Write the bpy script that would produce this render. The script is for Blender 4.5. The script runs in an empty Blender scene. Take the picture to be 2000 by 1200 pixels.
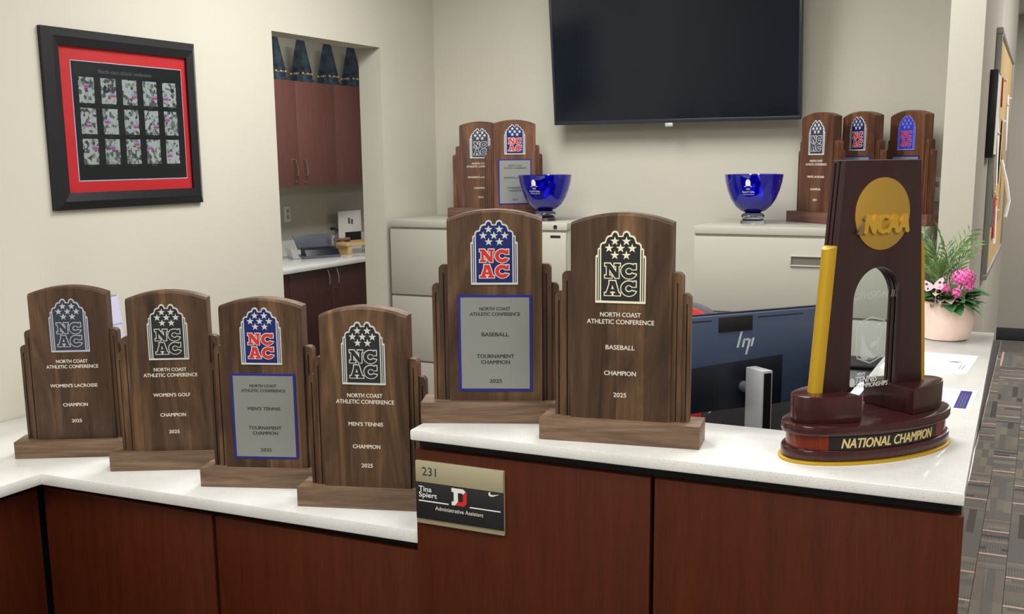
import bpy, bmesh, math, random
from mathutils import Matrix, Vector
random.seed(7)
SC = bpy.context.scene
COL = SC.collection
PI = math.pi

# ------------------------------------------------------------------ camera, world, lights, exposure
cam_d = bpy.data.cameras.new('camera'); cam = bpy.data.objects.new('camera', cam_d); COL.objects.link(cam)
cam_d.sensor_width = 36.0; cam_d.lens = 2109.25/2000*36.0
cam_d.shift_y = 90.656/2000; cam_d.clip_start = .05; cam_d.clip_end = 60
_p, _r, _t = math.radians(10.30531), math.radians(.59132), math.radians(26.05435)
_U = Vector((0, math.sin(_p), math.cos(_p))); _D = Vector((0, math.cos(_p), -math.sin(_p))); _R = Vector((1, 0, 0))
_X = _R*math.cos(_r) - _U*math.sin(_r); _Y = _R*math.sin(_r) + _U*math.cos(_r)
_m = Matrix((_X, _Y, -_D)).transposed()
cam.matrix_world = Matrix.Translation((0, 0, 1.62)) @ (Matrix.Rotation(_t, 3, 'Z') @ _m).to_4x4()
SC.camera = cam

w = bpy.data.worlds.new('world'); SC.world = w; w.use_nodes = True
w.node_tree.nodes['Background'].inputs[0].default_value = (.80, .84, .90, 1)
w.node_tree.nodes['Background'].inputs[1].default_value = .25

def area(name, loc, size, power, color=(1, .965, .90), rot=(0, 0, 0)):
    l = bpy.data.lights.new(name, 'AREA'); l.shape = 'RECTANGLE'; l.size, l.size_y = size; l.energy = power; l.color = color
    o = bpy.data.objects.new(name, l); o.location = loc; o.rotation_euler = rot; COL.objects.link(o); return o
area('troffer_light', (-1.80, 3.35, 2.72), (.6, 1.2), 40, (1, .975, .94))
area('troffer_light', (-1.45, .7, 2.72), (.6, 1.2), 34, (1, .975, .94))
area('troffer_light', (-.65, 2.9, 2.72), (.6, 1.2), 24, (1, .975, .94))
area('troffer_light', (.75, .8, 2.72), (.6, 1.2), 34, (1, .975, .94))
area('troffer_light', (.9, 5.2, 2.72), (.6, 1.2), 34, (1, .975, .94))
area('troffer_light', (.6, 8.8, 2.72), (.6, 1.2), 42, (1, .975, .94))
area('troffer_light', (-.6, -1.4, 2.72), (1.2, .6), 44, (1, .975, .94))
area('alcove_light', (-3.65, 5.6, 2.72), (.6, 1.2), 40, (1, .975, .94))

SC.view_settings.view_transform = 'Standard'; SC.view_settings.look = 'None'
SC.view_settings.gamma = 1; SC.view_settings.use_curve_mapping = False
SC.view_settings.exposure = 0.06

# ------------------------------------------------------------------ materials
def lin(c):
    return tuple((x/255/12.92 if x/255 <= .04045 else ((x/255+.055)/1.055)**2.4) for x in c) + (1,)
def new_mat(name, rgb=(128, 128, 128), rough=.5, metal=0, **kw):
    m = bpy.data.materials.new(name); m.use_nodes = True
    b = m.node_tree.nodes['Principled BSDF']
    b.inputs['Base Color'].default_value = lin(rgb); b.inputs['Roughness'].default_value = rough; b.inputs['Metallic'].default_value = metal
    for k, v in kw.items(): b.inputs[k.replace('_', ' ')].default_value = v
    m.diffuse_color = lin(rgb)
    return m
class NT:
    def __init__(s, m): s.m = m; s.t = m.node_tree; s.b = s.t.nodes['Principled BSDF']
    def n(s, typ, **kw):
        n = s.t.nodes.new(typ)
        for k, v in kw.items():
            if k.startswith('i_'):
                key = k[2:]; key = int(key) if key.isdigit() else key.replace('_', ' ')
                n.inputs[key].default_value = v
            else: setattr(n, k, v)
        return n
    def l(s, a, b): s.t.links.new(a, b)
    def ramp(s, fac, stops, interp='LINEAR'):
        r = s.n('ShaderNodeValToRGB'); r.color_ramp.interpolation = interp
        e = r.color_ramp.elements
        while len(e) < len(stops): e.new(.5)
        for i, (p, c) in enumerate(stops): e[i].position = p; e[i].color = lin(c) if len(c) == 3 else c
        s.l(fac, r.inputs[0]); return r
    def coords(s, scale=(1, 1, 1), rnd=0, kind='Object'):
        tc = s.n('ShaderNodeTexCoord'); mp = s.n('ShaderNodeMapping'); mp.inputs['Scale'].default_value = scale
        s.l(tc.outputs[kind], mp.inputs[0])
        if rnd:
            oi = s.n('ShaderNodeObjectInfo'); mu = s.n('ShaderNodeMath', operation='MULTIPLY'); mu.inputs[1].default_value = rnd
            s.l(oi.outputs['Random'], mu.inputs[0]); s.l(mu.outputs[0], mp.inputs['Location'])
        return mp.outputs[0]
def noise(N, vec, scale, detail=3, rough=.5, dist=0):
    n = N.n('ShaderNodeTexNoise'); n.inputs['Scale'].default_value = scale; n.inputs['Detail'].default_value = detail
    n.inputs['Roughness'].default_value = rough; n.inputs['Distortion'].default_value = dist
    N.l(vec, n.inputs['Vector']); return n
def bump(N, h, strength, dist=.002):
    b = N.n('ShaderNodeBump'); b.inputs['Strength'].default_value = strength; b.inputs['Distance'].default_value = dist
    N.l(h, b.inputs['Height']); N.l(b.outputs[0], N.b.inputs['Normal'])
def mixc(N, fac, a, b, mode='MIX'):
    m = N.n('ShaderNodeMix', data_type='RGBA', blend_type=mode)
    if isinstance(fac, float): m.inputs[0].default_value = fac
    else: N.l(fac, m.inputs[0])
    for i, v in ((6, a), (7, b)):
        if isinstance(v, tuple): m.inputs[i].default_value = lin(v) if len(v) == 3 else v
        else: N.l(v, m.inputs[i])
    return m.outputs[2]

def paint(name, rgb, rough=.75, bs=.10):
    m = new_mat(name, rgb, rough); N = NT(m)
    v = N.coords((1, 1, 1)); n = noise(N, v, 90, 3, .6); bump(N, n.outputs[0], bs, .003)
    n2 = noise(N, v, 1.3, 2); r = N.ramp(n2.outputs[0], [(.3, tuple(int(c*.975) for c in rgb)), (.7, rgb)])
    N.l(r.outputs[0], N.b.inputs['Base Color']); return m
M = {}
M['wall'] = paint('wall_paint', (200, 197, 184))
M['wall_cor'] = paint('corridor_paint', (190, 185, 174))
M['ceiling'] = paint('ceiling_tile', (225, 225, 220), .9, .3)

def wood(name, dark, mid, light, axis, rough=.42, strips=True):
    m = new_mat(name, mid, rough); N = NT(m)
    sc = {'z': (9, 9, 1.15), 'x': (1.4, 16, 16)}[axis]
    v = N.coords(sc, 23.0)
    n = noise(N, v, 1.5, 5, .58, 1.9)
    r = N.ramp(n.outputs[0], [(.30, dark), (.5, mid), (.70, light)])
    fine = noise(N, N.coords((170, 170, 7) if axis == 'z' else (7, 170, 170), 11.0), 2.0, 3, .6)
    f = N.ramp(fine.outputs[0], [(.30, (186, 184, 182)), (.60, (255, 255, 255))])
    c = mixc(N, .5, r.outputs[0], f.outputs[0], 'MULTIPLY')
    if strips:   # boards glued up side by side, each with its own tone
        vs = N.coords((1, 1, 1), 37.0)
        wn = N.n('ShaderNodeTexVoronoi', voronoi_dimensions='1D', feature='F1'); wn.inputs['Scale'].default_value = 14.0
        sx = N.n('ShaderNodeSeparateXYZ'); N.l(vs, sx.inputs[0]); N.l(sx.outputs[0], wn.inputs['W'])
        bw = N.n('ShaderNodeRGBToBW'); N.l(wn.outputs['Color'], bw.inputs[0])
        t = N.ramp(bw.outputs[0], [(.25, (178, 168, 168)), (.75, (255, 250, 238))])
        c = mixc(N, .8, c, t.outputs[0], 'MULTIPLY')
    N.l(c, N.b.inputs['Base Color']); bump(N, fine.outputs[0], .08, .0006)
    return m
M['walnut'] = wood('walnut_vertical', (64, 46, 33), (98, 73, 53), (134, 104, 74), 'z')
M['walnut_h'] = wood('walnut_horizontal', (92, 70, 54), (118, 94, 74), (146, 118, 94), 'x', .5, False)
M['walnut_w'] = wood('walnut_reddish', (84, 52, 38), (112, 74, 54), (142, 100, 72), 'z')
M['walnut_hw'] = wood('walnut_reddish_horizontal', (84, 56, 44), (104, 72, 58), (124, 90, 72), 'x', .5, False)
M['walnut_dark'] = new_mat('walnut_groove', (30, 18, 12), .6)

def laminate(name, a, b, rough=.3):
    m = new_mat(name, a, rough); N = NT(m)
    v = N.coords((14, 14, 1.1), 9.0); n = noise(N, v, 2.5, 5, .65, .3)
    r = N.ramp(n.outputs[0], [(.3, a), (.72, b)])
    n2 = noise(N, N.coords((90, 90, 5), 5.0), 3, 2); g = N.ramp(n2.outputs[0], [(.3, (205, 205, 205)), (.6, (255, 255, 255))])
    N.l(mixc(N, .5, r.outputs[0], g.outputs[0], 'MULTIPLY'), N.b.inputs['Base Color']); return m
M['cherry'] = laminate('cherry_laminate', (70, 26, 9), (84, 35, 14), .45); M['cherry'].node_tree.nodes['Principled BSDF'].inputs['Specular IOR Level'].default_value = .25
M['cherry_alc'] = laminate('cherry_laminate_cabinet', (106, 68, 62), (116, 76, 70), .45)
M['cherry_low'] = laminate('cherry_laminate_dark', (62, 30, 30), (74, 36, 34), .45)
M['gloss_side'] = new_mat('carpet_reflection_panel', (120, 110, 96), .0, 0, IOR=2.0)  # base colour imitates the carpet mirrored in the gloss

def quartz():
    m = new_mat('quartz', (236, 236, 232), .12); N = NT(m)
    v = N.coords((1, 1, 1)); n = noise(N, v, 420, 2, .7); r = N.ramp(n.outputs[0], [(.30, (186, 186, 180)), (.40, (234, 234, 231))])
    vo = N.n('ShaderNodeTexVoronoi'); vo.inputs['Scale'].default_value = 260; N.l(v, vo.inputs['Vector'])
    r2 = N.ramp(vo.outputs['Distance'], [(.05, (150, 148, 140)), (.17, (255, 255, 255))])
    n3 = noise(N, v, 9, 4, .6); r3 = N.ramp(n3.outputs[0], [(.35, (246, 246, 245)), (.65, (255, 255, 255))])
    c = mixc(N, .35, r.outputs[0], r2.outputs[0], 'MULTIPLY'); c = mixc(N, 1.0, c, r3.outputs[0], 'MULTIPLY')
    N.l(c, N.b.inputs['Base Color']); return m
M['quartz'] = quartz()
M['black_gap'] = new_mat('black_reveal', (9, 10, 16), .5)
M['black'] = new_mat('black_satin', (18, 18, 20), .4)
M['black_rough'] = new_mat('black_matte', (24, 24, 26), .7)
M['frame_black'] = new_mat('frame_black', (20, 21, 27), .33)
M['metal_cab'] = new_mat('filing_cabinet_enamel', (184, 182, 171), .38)
M['metal_dark'] = new_mat('handle_recess', (110, 108, 98), .5)
M['chrome'] = new_mat('brushed_nickel', (205, 205, 205), .25, 1.0)
M['silver'] = new_mat('silver_plastic', (202, 204, 208), .35, .3)
M['screen'] = new_mat('dark_screen', (11, 19, 31), .13, 0, Specular_IOR_Level=.4)
M['tv_bezel'] = new_mat('tv_bezel', (40, 43, 52), .28)
M['gold'] = new_mat('gold_paint', (206, 166, 44), .42, .45)
M['gold_letter'] = new_mat('gold_letter', (216, 174, 66), .35, .4)
M['gold_disc'] = new_mat('gold_disc', (200, 160, 70), .38, .5)
M['gold_text'] = new_mat('gold_lettering', (226, 204, 142), .35, .3)
M['gold_dark'] = new_mat('bronze_bevel', (150, 128, 88), .5, .5)
M['blue_glass'] = new_mat('cobalt_glass', (22, 14, 205), .02, 0, Transmission_Weight=.85, IOR=1.48, Coat_Weight=.5)
M['clear_glass'] = new_mat('clear_glass', (222, 222, 240), .02, 0, Transmission_Weight=1.0, IOR=1.46)
M['pane_glass'] = new_mat('thin_clear_acrylic', (240, 248, 248), .02, 0, Transmission_Weight=1.0, IOR=1.08)
M['etch'] = new_mat('frosted_etching', (225, 230, 232), .7, 0, Alpha=.20)
M['etch_m'] = new_mat('frosted_line', (232, 236, 238), .7, 0, Alpha=.36)
M['etch_w'] = new_mat('white_print', (240, 243, 246), .6, 0, Alpha=.9)
M['mahog'] = laminate('mahogany_lacquer', (58, 26, 28), (68, 32, 32), .18)
M['mahog_d'] = laminate('dark_mahogany', (50, 27, 30), (60, 33, 35), .30)
M['mahog_r'] = laminate('red_mahogany_band', (108, 40, 22), (128, 50, 28), .16)
M['top_sheen'] = new_mat('polished_top', (120, 122, 140), .2, .6)
M['plaque_blue'] = new_mat('plaque_blue', (36, 42, 138), .3)
M['plaque_silver'] = new_mat('brushed_plate', (150, 153, 149), .42, .35)
M['ink'] = new_mat('black_engraving', (44, 44, 46), .6)
M['lettering'] = new_mat('silver_engraving', (226, 222, 210), .45)
M['em_blue'] = new_mat('emblem_navy', (20, 38, 104), .3)
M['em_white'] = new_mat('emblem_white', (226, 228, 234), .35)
M['badge_blue'] = new_mat('badge_blue', (122, 132, 204), .5)
M['em_red'] = new_mat('emblem_red', (208, 46, 44), .35)
M['em_black'] = new_mat('emblem_black', (38, 40, 44), .35)
M['em_field_refl'] = new_mat('emblem_field_reflection', (54, 59, 72), .35)  # black emblem field, greyed to imitate reflections on it
M['em_warm_refl'] = new_mat('emblem_warm_reflection', (246, 242, 210), .4, .1)  # warm tint imitates ceiling light reflected in the emblem metal
M['em_silver'] = new_mat('emblem_silver', (216, 218, 212), .35, .15)
M['em_cool_refl'] = new_mat('emblem_cool_reflection', (190, 193, 206), .4, .1)  # same emblem metal, cooler reflection put into the colour
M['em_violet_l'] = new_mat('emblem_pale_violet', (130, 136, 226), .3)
M['em_violet'] = new_mat('emblem_bright_blue', (56, 66, 190), .3)
M['red'] = new_mat('red_mat_board', (206, 28, 34), .6)
M['navy'] = new_mat('navy_fillet', (32, 30, 84), .5)
M['white'] = new_mat('white_plain', (236, 236, 234), .55)
M['paper'] = new_mat('paper', (250, 250, 252), .7)
M['tan'] = new_mat('tan_sign_metal', (176, 168, 138), .42, .15)
M['sign_black'] = new_mat('sign_black', (30, 30, 34), .45)
M['logo_silver'] = new_mat('logo_silver', (214, 220, 230), .3)
M['desk_black'] = new_mat('desk_black', (14, 14, 16), .8, 0, Specular_IOR_Level=.15)
M['slate'] = new_mat('slate_blue_plastic', (66, 82, 108), .42)
M['slate_d'] = new_mat('dark_blue_plastic', (22, 28, 40), .4)
M['pot'] = new_mat('blush_ceramic', (240, 214, 202), .35)
M['soil'] = new_mat('soil', (44, 34, 26), .95)
M['lavender'] = new_mat('frosted_lavender', (222, 220, 246), .35, 0, Transmission_Weight=.25)
M['cork'] = paint('cork', (212, 182, 128), .9, .4)
M['alu'] = new_mat('aluminium_frame', (170, 170, 166), .4, .4)
M['bamboo'] = laminate('bamboo', (206, 172, 112), (224, 194, 136), .5)
M['smoke'] = new_mat('smoke_grey_plastic', (96, 102, 112), .35)
M['obelisk'] = new_mat('dark_teal_marble', (60, 76, 90), .28)
M['chair_red'] = new_mat('red_fabric', (200, 52, 44), .85)
M['grey_plastic'] = new_mat('grey_plastic', (92, 94, 100), .5)
M['baseboard'] = new_mat('dark_rubber_base', (52, 56, 62), .6)
def add_noise_color(m, a, b, scale, rough=None):
    N = NT(m); n = noise(N, N.coords(), scale, 4, .6); r = N.ramp(n.outputs[0], [(.35, a), (.65, b)]); N.l(r.outputs[0], N.b.inputs['Base Color'])
add_noise_color(M['obelisk'], (28, 42, 56), (74, 92, 106), 14)
add_noise_color(M['soil'], (30, 22, 16), (62, 48, 36), 80)

def leafm(name, a, b, rough=.45, sc=30):
    m = new_mat(name, a, rough); add_noise_color(m, a, b, sc); return m
M['palm'] = leafm('palm_green', (84, 128, 66), (140, 172, 110))
M['leaf'] = leafm('leaf_green', (34, 84, 40), (62, 118, 56))
M['leaf_l'] = leafm('leaf_light', (112, 156, 64), (140, 178, 84))
M['leaf_v'] = leafm('leaf_variegated', (110, 138, 92), (214, 196, 176), .5, 55)
M['leaf_p'] = leafm('leaf_pink', (196, 150, 140), (150, 160, 118), .5, 55)
M['stem'] = new_mat('stem', (134, 158, 96), .5)
M['petal'] = leafm('petal_magenta', (240, 70, 168), (250, 140, 206), .5, 200)
M['petal_c'] = new_mat('petal_pale', (250, 190, 222), .5)
M['pick'] = new_mat('pale_pink_pick', (248, 222, 234), .45)

def carpet_tile_mat():
    m = new_mat('carpet_tile', (120, 114, 106), .95); N = NT(m)
    tc = N.n('ShaderNodeTexCoord'); sx = N.n('ShaderNodeSeparateXYZ'); N.l(tc.outputs['Object'], sx.inputs[0])
    oi = N.n('ShaderNodeObjectInfo')
    def math_(op, a, b=None):
        n = N.n('ShaderNodeMath', operation=op)
        for i, v in enumerate((a, b)):
            if v is None: continue
            if isinstance(v, (int, float)): n.inputs[i].default_value = v
            else: N.l(v, n.inputs[i])
        return n.outputs[0]
    # woven bars: each row of the tile (local y) is cut into bars (local x)
    row = math_('FLOOR', math_('MULTIPLY', sx.outputs[1], 31.0))
    shift = math_('MULTIPLY', math_('FRACT', math_('MULTIPLY', row, .377)), 5.0)
    bar = math_('FLOOR', math_('ADD', math_('MULTIPLY', sx.outputs[0], 5.5), shift))
    cb = N.n('ShaderNodeCombineXYZ'); N.l(row, cb.inputs[0]); N.l(bar, cb.inputs[1]); N.l(oi.outputs['Random'], cb.inputs[2])
    wn = N.n('ShaderNodeTexWhiteNoise', noise_dimensions='3D'); N.l(cb.outputs[0], wn.inputs['Vector'])
    r = N.ramp(wn.outputs['Value'], [(0, (96, 92, 90)), (.10, (148, 138, 130)), (.40, (130, 127, 124)), (.70, (152, 147, 134)), (.84, (118, 116, 118))], 'CONSTANT')
    rib = math_('GREATER_THAN', math_('FRACT', math_('MULTIPLY', sx.outputs[0], 95.0)), .55)
    ribm = math_('MULTIPLY', rib, math_('GREATER_THAN', wn.outputs['Value'], .62))
    c = mixc(N, math_('MULTIPLY', ribm, .35), r.outputs[0], (172, 166, 144))
    d1 = math_('ABSOLUTE', math_('SUBTRACT', math_('ABSOLUTE', sx.outputs[1]), .15))
    line = math_('LESS_THAN', d1, .0075)
    c = mixc(N, line, c, (255, 214, 198))
    nz = noise(N, tc.outputs['Object'], 260, 2, .6); g = N.ramp(nz.outputs[0], [(.3, (200, 200, 200)), (.6, (255, 255, 255))])
    N.l(mixc(N, .5, c, g.outputs[0], 'MULTIPLY'), N.b.inputs['Base Color']); bump(N, nz.outputs[0], .4, .003)
    return m
M['carpet'] = carpet_tile_mat()
M['carpet_plain'] = new_mat('carpet_plain', (116, 110, 104), .95)
add_noise_color(M['carpet_plain'], (96, 92, 88), (132, 124, 114), 40)

def collage_mat():   # black and white photo collage print
    m = new_mat('photo_collage', (128, 128, 128), .3); N = NT(m)
    v = N.coords((1, 1, 1), 17.0)
    vo = N.n('ShaderNodeTexVoronoi'); vo.inputs['Scale'].default_value = 85; N.l(v, vo.inputs['Vector'])
    bw = N.n('ShaderNodeRGBToBW'); N.l(vo.outputs['Color'], bw.inputs[0])
    n = noise(N, v, 120, 4, .7, 1.5); a = N.n('ShaderNodeMath', operation='ADD'); N.l(bw.outputs[0], a.inputs[0]); N.l(n.outputs[0], a.inputs[1])
    r = N.ramp(a.outputs[0], [(.55, (34, 34, 36)), (.85, (88, 88, 88)), (1.0, (168, 168, 168))])
    N.l(r.outputs[0], N.b.inputs['Base Color']); return m
M['collage'] = collage_mat()

# ------------------------------------------------------------------ mesh helpers
def link(o, parent=None):
    COL.objects.link(o)
    if parent is not None: o.parent = parent
    return o
def tag(o, label=None, cat=None, group=None, kind=None):
    for k, v in (('label', label), ('category', cat), ('group', group), ('kind', kind)):
        if v: o[k] = v
    return o
def thing(name, label, cat, loc=(0, 0, 0), rz=0, group=None):
    o = bpy.data.objects.new(name, None); o.empty_display_size = .05; COL.objects.link(o)
    o.location = loc; o.rotation_euler = (0, 0, rz); return tag(o, label, cat, group)
class MB:
    def __init__(s): s.bm = bmesh.new(); s.mi = 0
    def _set(s, faces):
        for f in faces: f.material_index = s.mi
    def box(s, x0, x1, y0, y1, z0, z1, bev=0, seg=2):
        r = bmesh.ops.create_cube(s.bm, size=1)
        vs = r['verts']
        for v in vs: v.co = Vector(((x0+x1)/2+v.co.x*(x1-x0), (y0+y1)/2+v.co.y*(y1-y0), (z0+z1)/2+v.co.z*(z1-z0)))
        fs = set(f for v in vs for f in v.link_faces); s._set(fs)
        if bev:
            es = set(e for v in vs for e in v.link_edges)
            b = bmesh.ops.bevel(s.bm, geom=list(es), offset=bev, segments=seg, affect='EDGES', profile=.5); s._set(b['faces'])
        return s
    def prism(s, poly, a, b, plane='XZ', bev=0):   # extrude a 2-D outline from depth a to depth b
        def P(p, d): return {'XZ': (p[0], d, p[1]), 'XY': (p[0], p[1], d), 'YZ': (d, p[0], p[1])}[plane]
        v0 = [s.bm.verts.new(P(p, a)) for p in poly]; v1 = [s.bm.verts.new(P(p, b)) for p in poly]
        fs = [s.bm.faces.new(v0), s.bm.faces.new(v1[::-1])]; n = len(poly)
        for i in range(n): fs.append(s.bm.faces.new((v0[i], v1[i], v1[(i+1) % n], v0[(i+1) % n])))
        s._set(fs); bmesh.ops.recalc_face_normals(s.bm, faces=fs)
        if bev:
            es = list(fs[0].edges)+list(fs[1].edges)
            r = bmesh.ops.bevel(s.bm, geom=es, offset=bev, segments=2, affect='EDGES', profile=.5); s._set(r['faces'])
        return s
    def loft(s, rings, cap=True):
        vs = [[s.bm.verts.new(p) for p in r] for r in rings]; n = len(rings[0]); fs = []
        for a, b in zip(vs, vs[1:]):
            for i in range(n): fs.append(s.bm.faces.new((a[i], a[(i+1) % n], b[(i+1) % n], b[i])))
        if cap: fs += [s.bm.faces.new(vs[0][::-1]), s.bm.faces.new(vs[-1])]
        s._set(fs); bmesh.ops.recalc_face_normals(s.bm, faces=fs)
        for f in fs: f.smooth = True
        return s
    def lathe(s, prof, n=40, c=(0, 0, 0), cap=True, sx=1, sy=1):
        rings = [[(c[0]+r*sx*math.cos(2*PI*i/n), c[1]+r*sy*math.sin(2*PI*i/n), c[2]+z) for i in range(n)] for r, z in prof]
        return s.loft(rings, cap)
    def tube(s, pts, r, n=8, r1=None):
        pts = [Vector(p) for p in pts]; rings = []
        for i, p in enumerate(pts):
            t = (pts[min(i+1, len(pts)-1)]-pts[max(i-1, 0)]).normalized()
            u = t.cross(Vector((0, 0, 1)) if abs(t.z) < .9 else Vector((1, 0, 0))).normalized(); v = t.cross(u)
            rr = r if r1 is None else r+(r1-r)*i/(len(pts)-1)
            rings.append([p+u*rr*math.cos(2*PI*k/n)+v*rr*math.sin(2*PI*k/n) for k in range(n)])
        return s.loft(rings)
    def sphere(s, c, r, seg=12):
        g = bmesh.ops.create_uvsphere(s.bm, u_segments=seg, v_segments=max(6, seg//2), radius=r)
        for v in g['verts']: v.co += Vector(c)
        fs = set(f for v in g['verts'] for f in v.link_faces); s._set(fs)
        for f in fs: f.smooth = True
        return s
    def face(s, pts):
        f = s.bm.faces.new([s.bm.verts.new(p) for p in pts]); s._set([f]); return s
    def mesh(s, name, mats):
        me = bpy.data.meshes.new(name); s.bm.to_mesh(me); s.bm.free()
        for m in (mats if isinstance(mats, (list, tuple)) else [mats]): me.materials.append(m)
        smooth_angle(me); return me
    def build(s, name, mats, parent=None):
        me = s.mesh(name, mats); o = bpy.data.objects.new(name, me); link(o, parent); smooth_angle(me); return o
def smooth_angle(me):
    try: me.set_sharp_from_angle(angle=math.radians(35))
    except Exception: pass
    me.polygons.foreach_set('use_smooth', [True]*len(me.polygons))
def obj(name, me, parent=None, loc=None):
    o = bpy.data.objects.new(name, me); link(o, parent)
    if loc: o.location = loc
    return o
def box(name, mat, x0, x1, y0, y1, z0, z1, parent=None, bev=0):
    return MB().box(x0, x1, y0, y1, z0, z1, bev).build(name, mat, parent)

def curve_mesh(cu, mat, front='-Y'):
    tmp = bpy.data.objects.new('tmp', cu); COL.objects.link(tmp)
    dg = bpy.context.evaluated_depsgraph_get(); me = bpy.data.meshes.new_from_object(tmp.evaluated_get(dg))
    bpy.data.objects.remove(tmp)
    me.materials.clear(); me.materials.append(mat)
    return me
def to_front(me, dy=0.0):   # XY artwork -> XZ plane facing -Y
    for v in me.vertices:
        x, y, z = v.co; v.co = (x, dy-z, y)
def flat(polys, mat, y_front, thick, offset=0.0, name='flat'):
    """closed outlines (holes allowed) in x,z -> plate whose front lies at y_front"""
    cu = bpy.data.curves.new(name, 'CURVE'); cu.dimensions = '2D'; cu.fill_mode = 'BOTH'; cu.extrude = thick/2; cu.offset = offset
    for poly in polys:
        sp = cu.splines.new('POLY'); sp.points.add(len(poly)-1); sp.use_cyclic_u = True
        for i, (x, z) in enumerate(poly): sp.points[i].co = (x, z, 0, 1)
    me = curve_mesh(cu, mat); to_front(me, y_front+thick/2); me.name = name
    bpy.data.curves.remove(cu); return me
_tc = {}
def text_mesh(s, width, height, mat, bold=0.0, thick=.0006, shear=0.0, key=None):
    """lettering centred on x=0,z=0 with its back on y=0, facing -Y"""
    k = (s, round(width, 5), round(height, 5), mat.name, bold, thick, shear)
    if k in _tc: return _tc[k]
    cu = bpy.data.curves.new('lettering', 'FONT'); cu.body = s; cu.size = 1; cu.resolution_u = 3; cu.extrude = .01; cu.shear = shear
    me = curve_mesh(cu, mat); me.name = 'lettering'
    xs = [v.co.x for v in me.vertices]; ys = [v.co.y for v in me.vertices]
    cx, cy = (min(xs)+max(xs))/2, (min(ys)+max(ys))/2; fx, fy = width/(max(xs)-min(xs)), height/(max(ys)-min(ys))
    for v in me.vertices:
        x, y, z = v.co; v.co = ((x-cx)*fx, -(z+.01)/.02*thick, (y-cy)*fy)
    if bold:   # heavier strokes: the same letters laid side by side a hair apart
        dx, dz = bold*width/max(1, len(s))*1.3, bold*height*.55
        me2 = join_meshes('lettering', [(me, (-dx, 0, 0)), (me, (dx, -.00002, 0)), (me, (0, -.00004, dz)), (me, (0, -.00006, -dz))]); me = me2
    bpy.data.curves.remove(cu); _tc[k] = me; return me
def join_meshes(name, items):
    """items: (mesh, offset vector); one mesh that keeps each one's material"""
    bm = bmesh.new(); mats = []
    for me, off in items:
        m = me.materials[0]
        if m not in mats: mats.append(m)
        n0 = len(bm.verts); f0 = len(bm.faces); bm.from_mesh(me); bm.verts.ensure_lookup_table(); bm.faces.ensure_lookup_table()
        for v in bm.verts[n0:]: v.co += Vector(off)
        for f in bm.faces[f0:]: f.material_index = mats.index(m)
    out = bpy.data.meshes.new(name); bm.to_mesh(out); bm.free()
    for m in mats: out.materials.append(m)
    return out
def copy_tree(o, parent=None):
    c = o.copy(); COL.objects.link(c)
    if parent is not None: c.parent = parent
    for ch in list(o.children): copy_tree(ch, c)
    return c
def arc(cx, cy, r, a0, a1, n=8, ry=None):
    ry = ry or r
    return [(cx+r*math.cos(math.radians(a0+(a1-a0)*i/n)), cy+ry*math.sin(math.radians(a0+(a1-a0)*i/n))) for i in range(n+1)]

# ------------------------------------------------------------------ the setting
XL, YB, HC = -2.80, 4.87, 2.75        # left wall, back wall, ceiling
def struct(name, mb, mat, parent=None):
    o = mb.build(name, mat, parent); 
    if parent is None: o['kind'] = 'structure'
    return o
OY0, OY1, OZ = 3.583, 4.372, 2.124    # the doorway in the left wall
wl = MB().box(XL-.12, XL, -3, OY0, 0, HC).box(XL-.12, XL, OY1, YB+.12, 0, HC).box(XL-.12, XL, OY0, OY1, OZ, HC)
struct('wall_left', wl, M['wall'])
struct('wall_back', MB().box(XL, -.1914, YB, YB+.12, 0, HC), M['wall'])
pr = MB().box(-.289, -.1914, 3.632, YB, 0, HC).box(-.289, -.1914, YB+.12, 6.70, 0, HC)
wr = pr.build('wall_right', [M['wall'], M['wall_cor']]); wr['kind'] = 'structure'
for p in wr.data.polygons:
    if p.normal.x > .5 or p.normal.y > .5: p.material_index = 1
struct('wall_far', MB().box(-5.2, 2.4, 10.3, 10.4, 0, HC), M['wall_cor'])
struct('wall_corridor', MB().box(2.3, 2.4, -3, 10.3, 0, HC), M['wall_cor'])
struct('wall_front', MB().box(-2.92, 2.4, -3.1, -3, 0, HC), M['wall'])
struct('wall_alcove', MB().box(-5.10, -4.98, 3.0, 8.6, 0, HC), M['wall'])
struct('wall_alcove_end', MB().box(-4.98, -2.92, 8.5, 8.6, 0, HC), M['wall'])
struct('wall_alcove_near', MB().box(-4.98, -2.92, 3.0, 3.1, 0, HC), M['wall'])
struct('ceiling', MB().box(-5.2, 2.4, -3.1, 10.4, HC, HC+.1), M['ceiling'])
fl = struct('floor', MB().box(-5.2, 2.4, -3.1, 10.4, -.1, -.004), M['carpet_plain'])
struct('baseboard_far', MB().box(-5.1, 2.3, 10.285, 10.3, 0, .105, .004), M['baseboard'])
struct('baseboard_right', MB().box(-.1914, -.1814, 3.64, 6.70, 0, .105), M['baseboard'])
struct('trim_1', MB().box(-.193, -.188, 6.685, 6.7025, .1, HC), M['wall'])     # far corner bead of the corridor wall
# carpet tiles of the corridor, quarter-turned in turn
TS = .648
tile = MB().box(-TS/2+.001, TS/2-.001, -TS/2+.001, TS/2-.001, -.004, 0, .0006, 1).mesh('carpet_tile', M['carpet'])
for ci, x in enumerate((-.354, .294, .942)):
    for ri in range(-2, 9):
        y = 4.78+ri*TS+(.11 if ci == 1 else 0)
        if y+TS/2 > 10.28: continue
        o = obj('carpet_tile', tile, fl, (x, y, 0)); o.rotation_euler.z = PI/2 if (ri+ci) % 2 else 0

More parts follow.
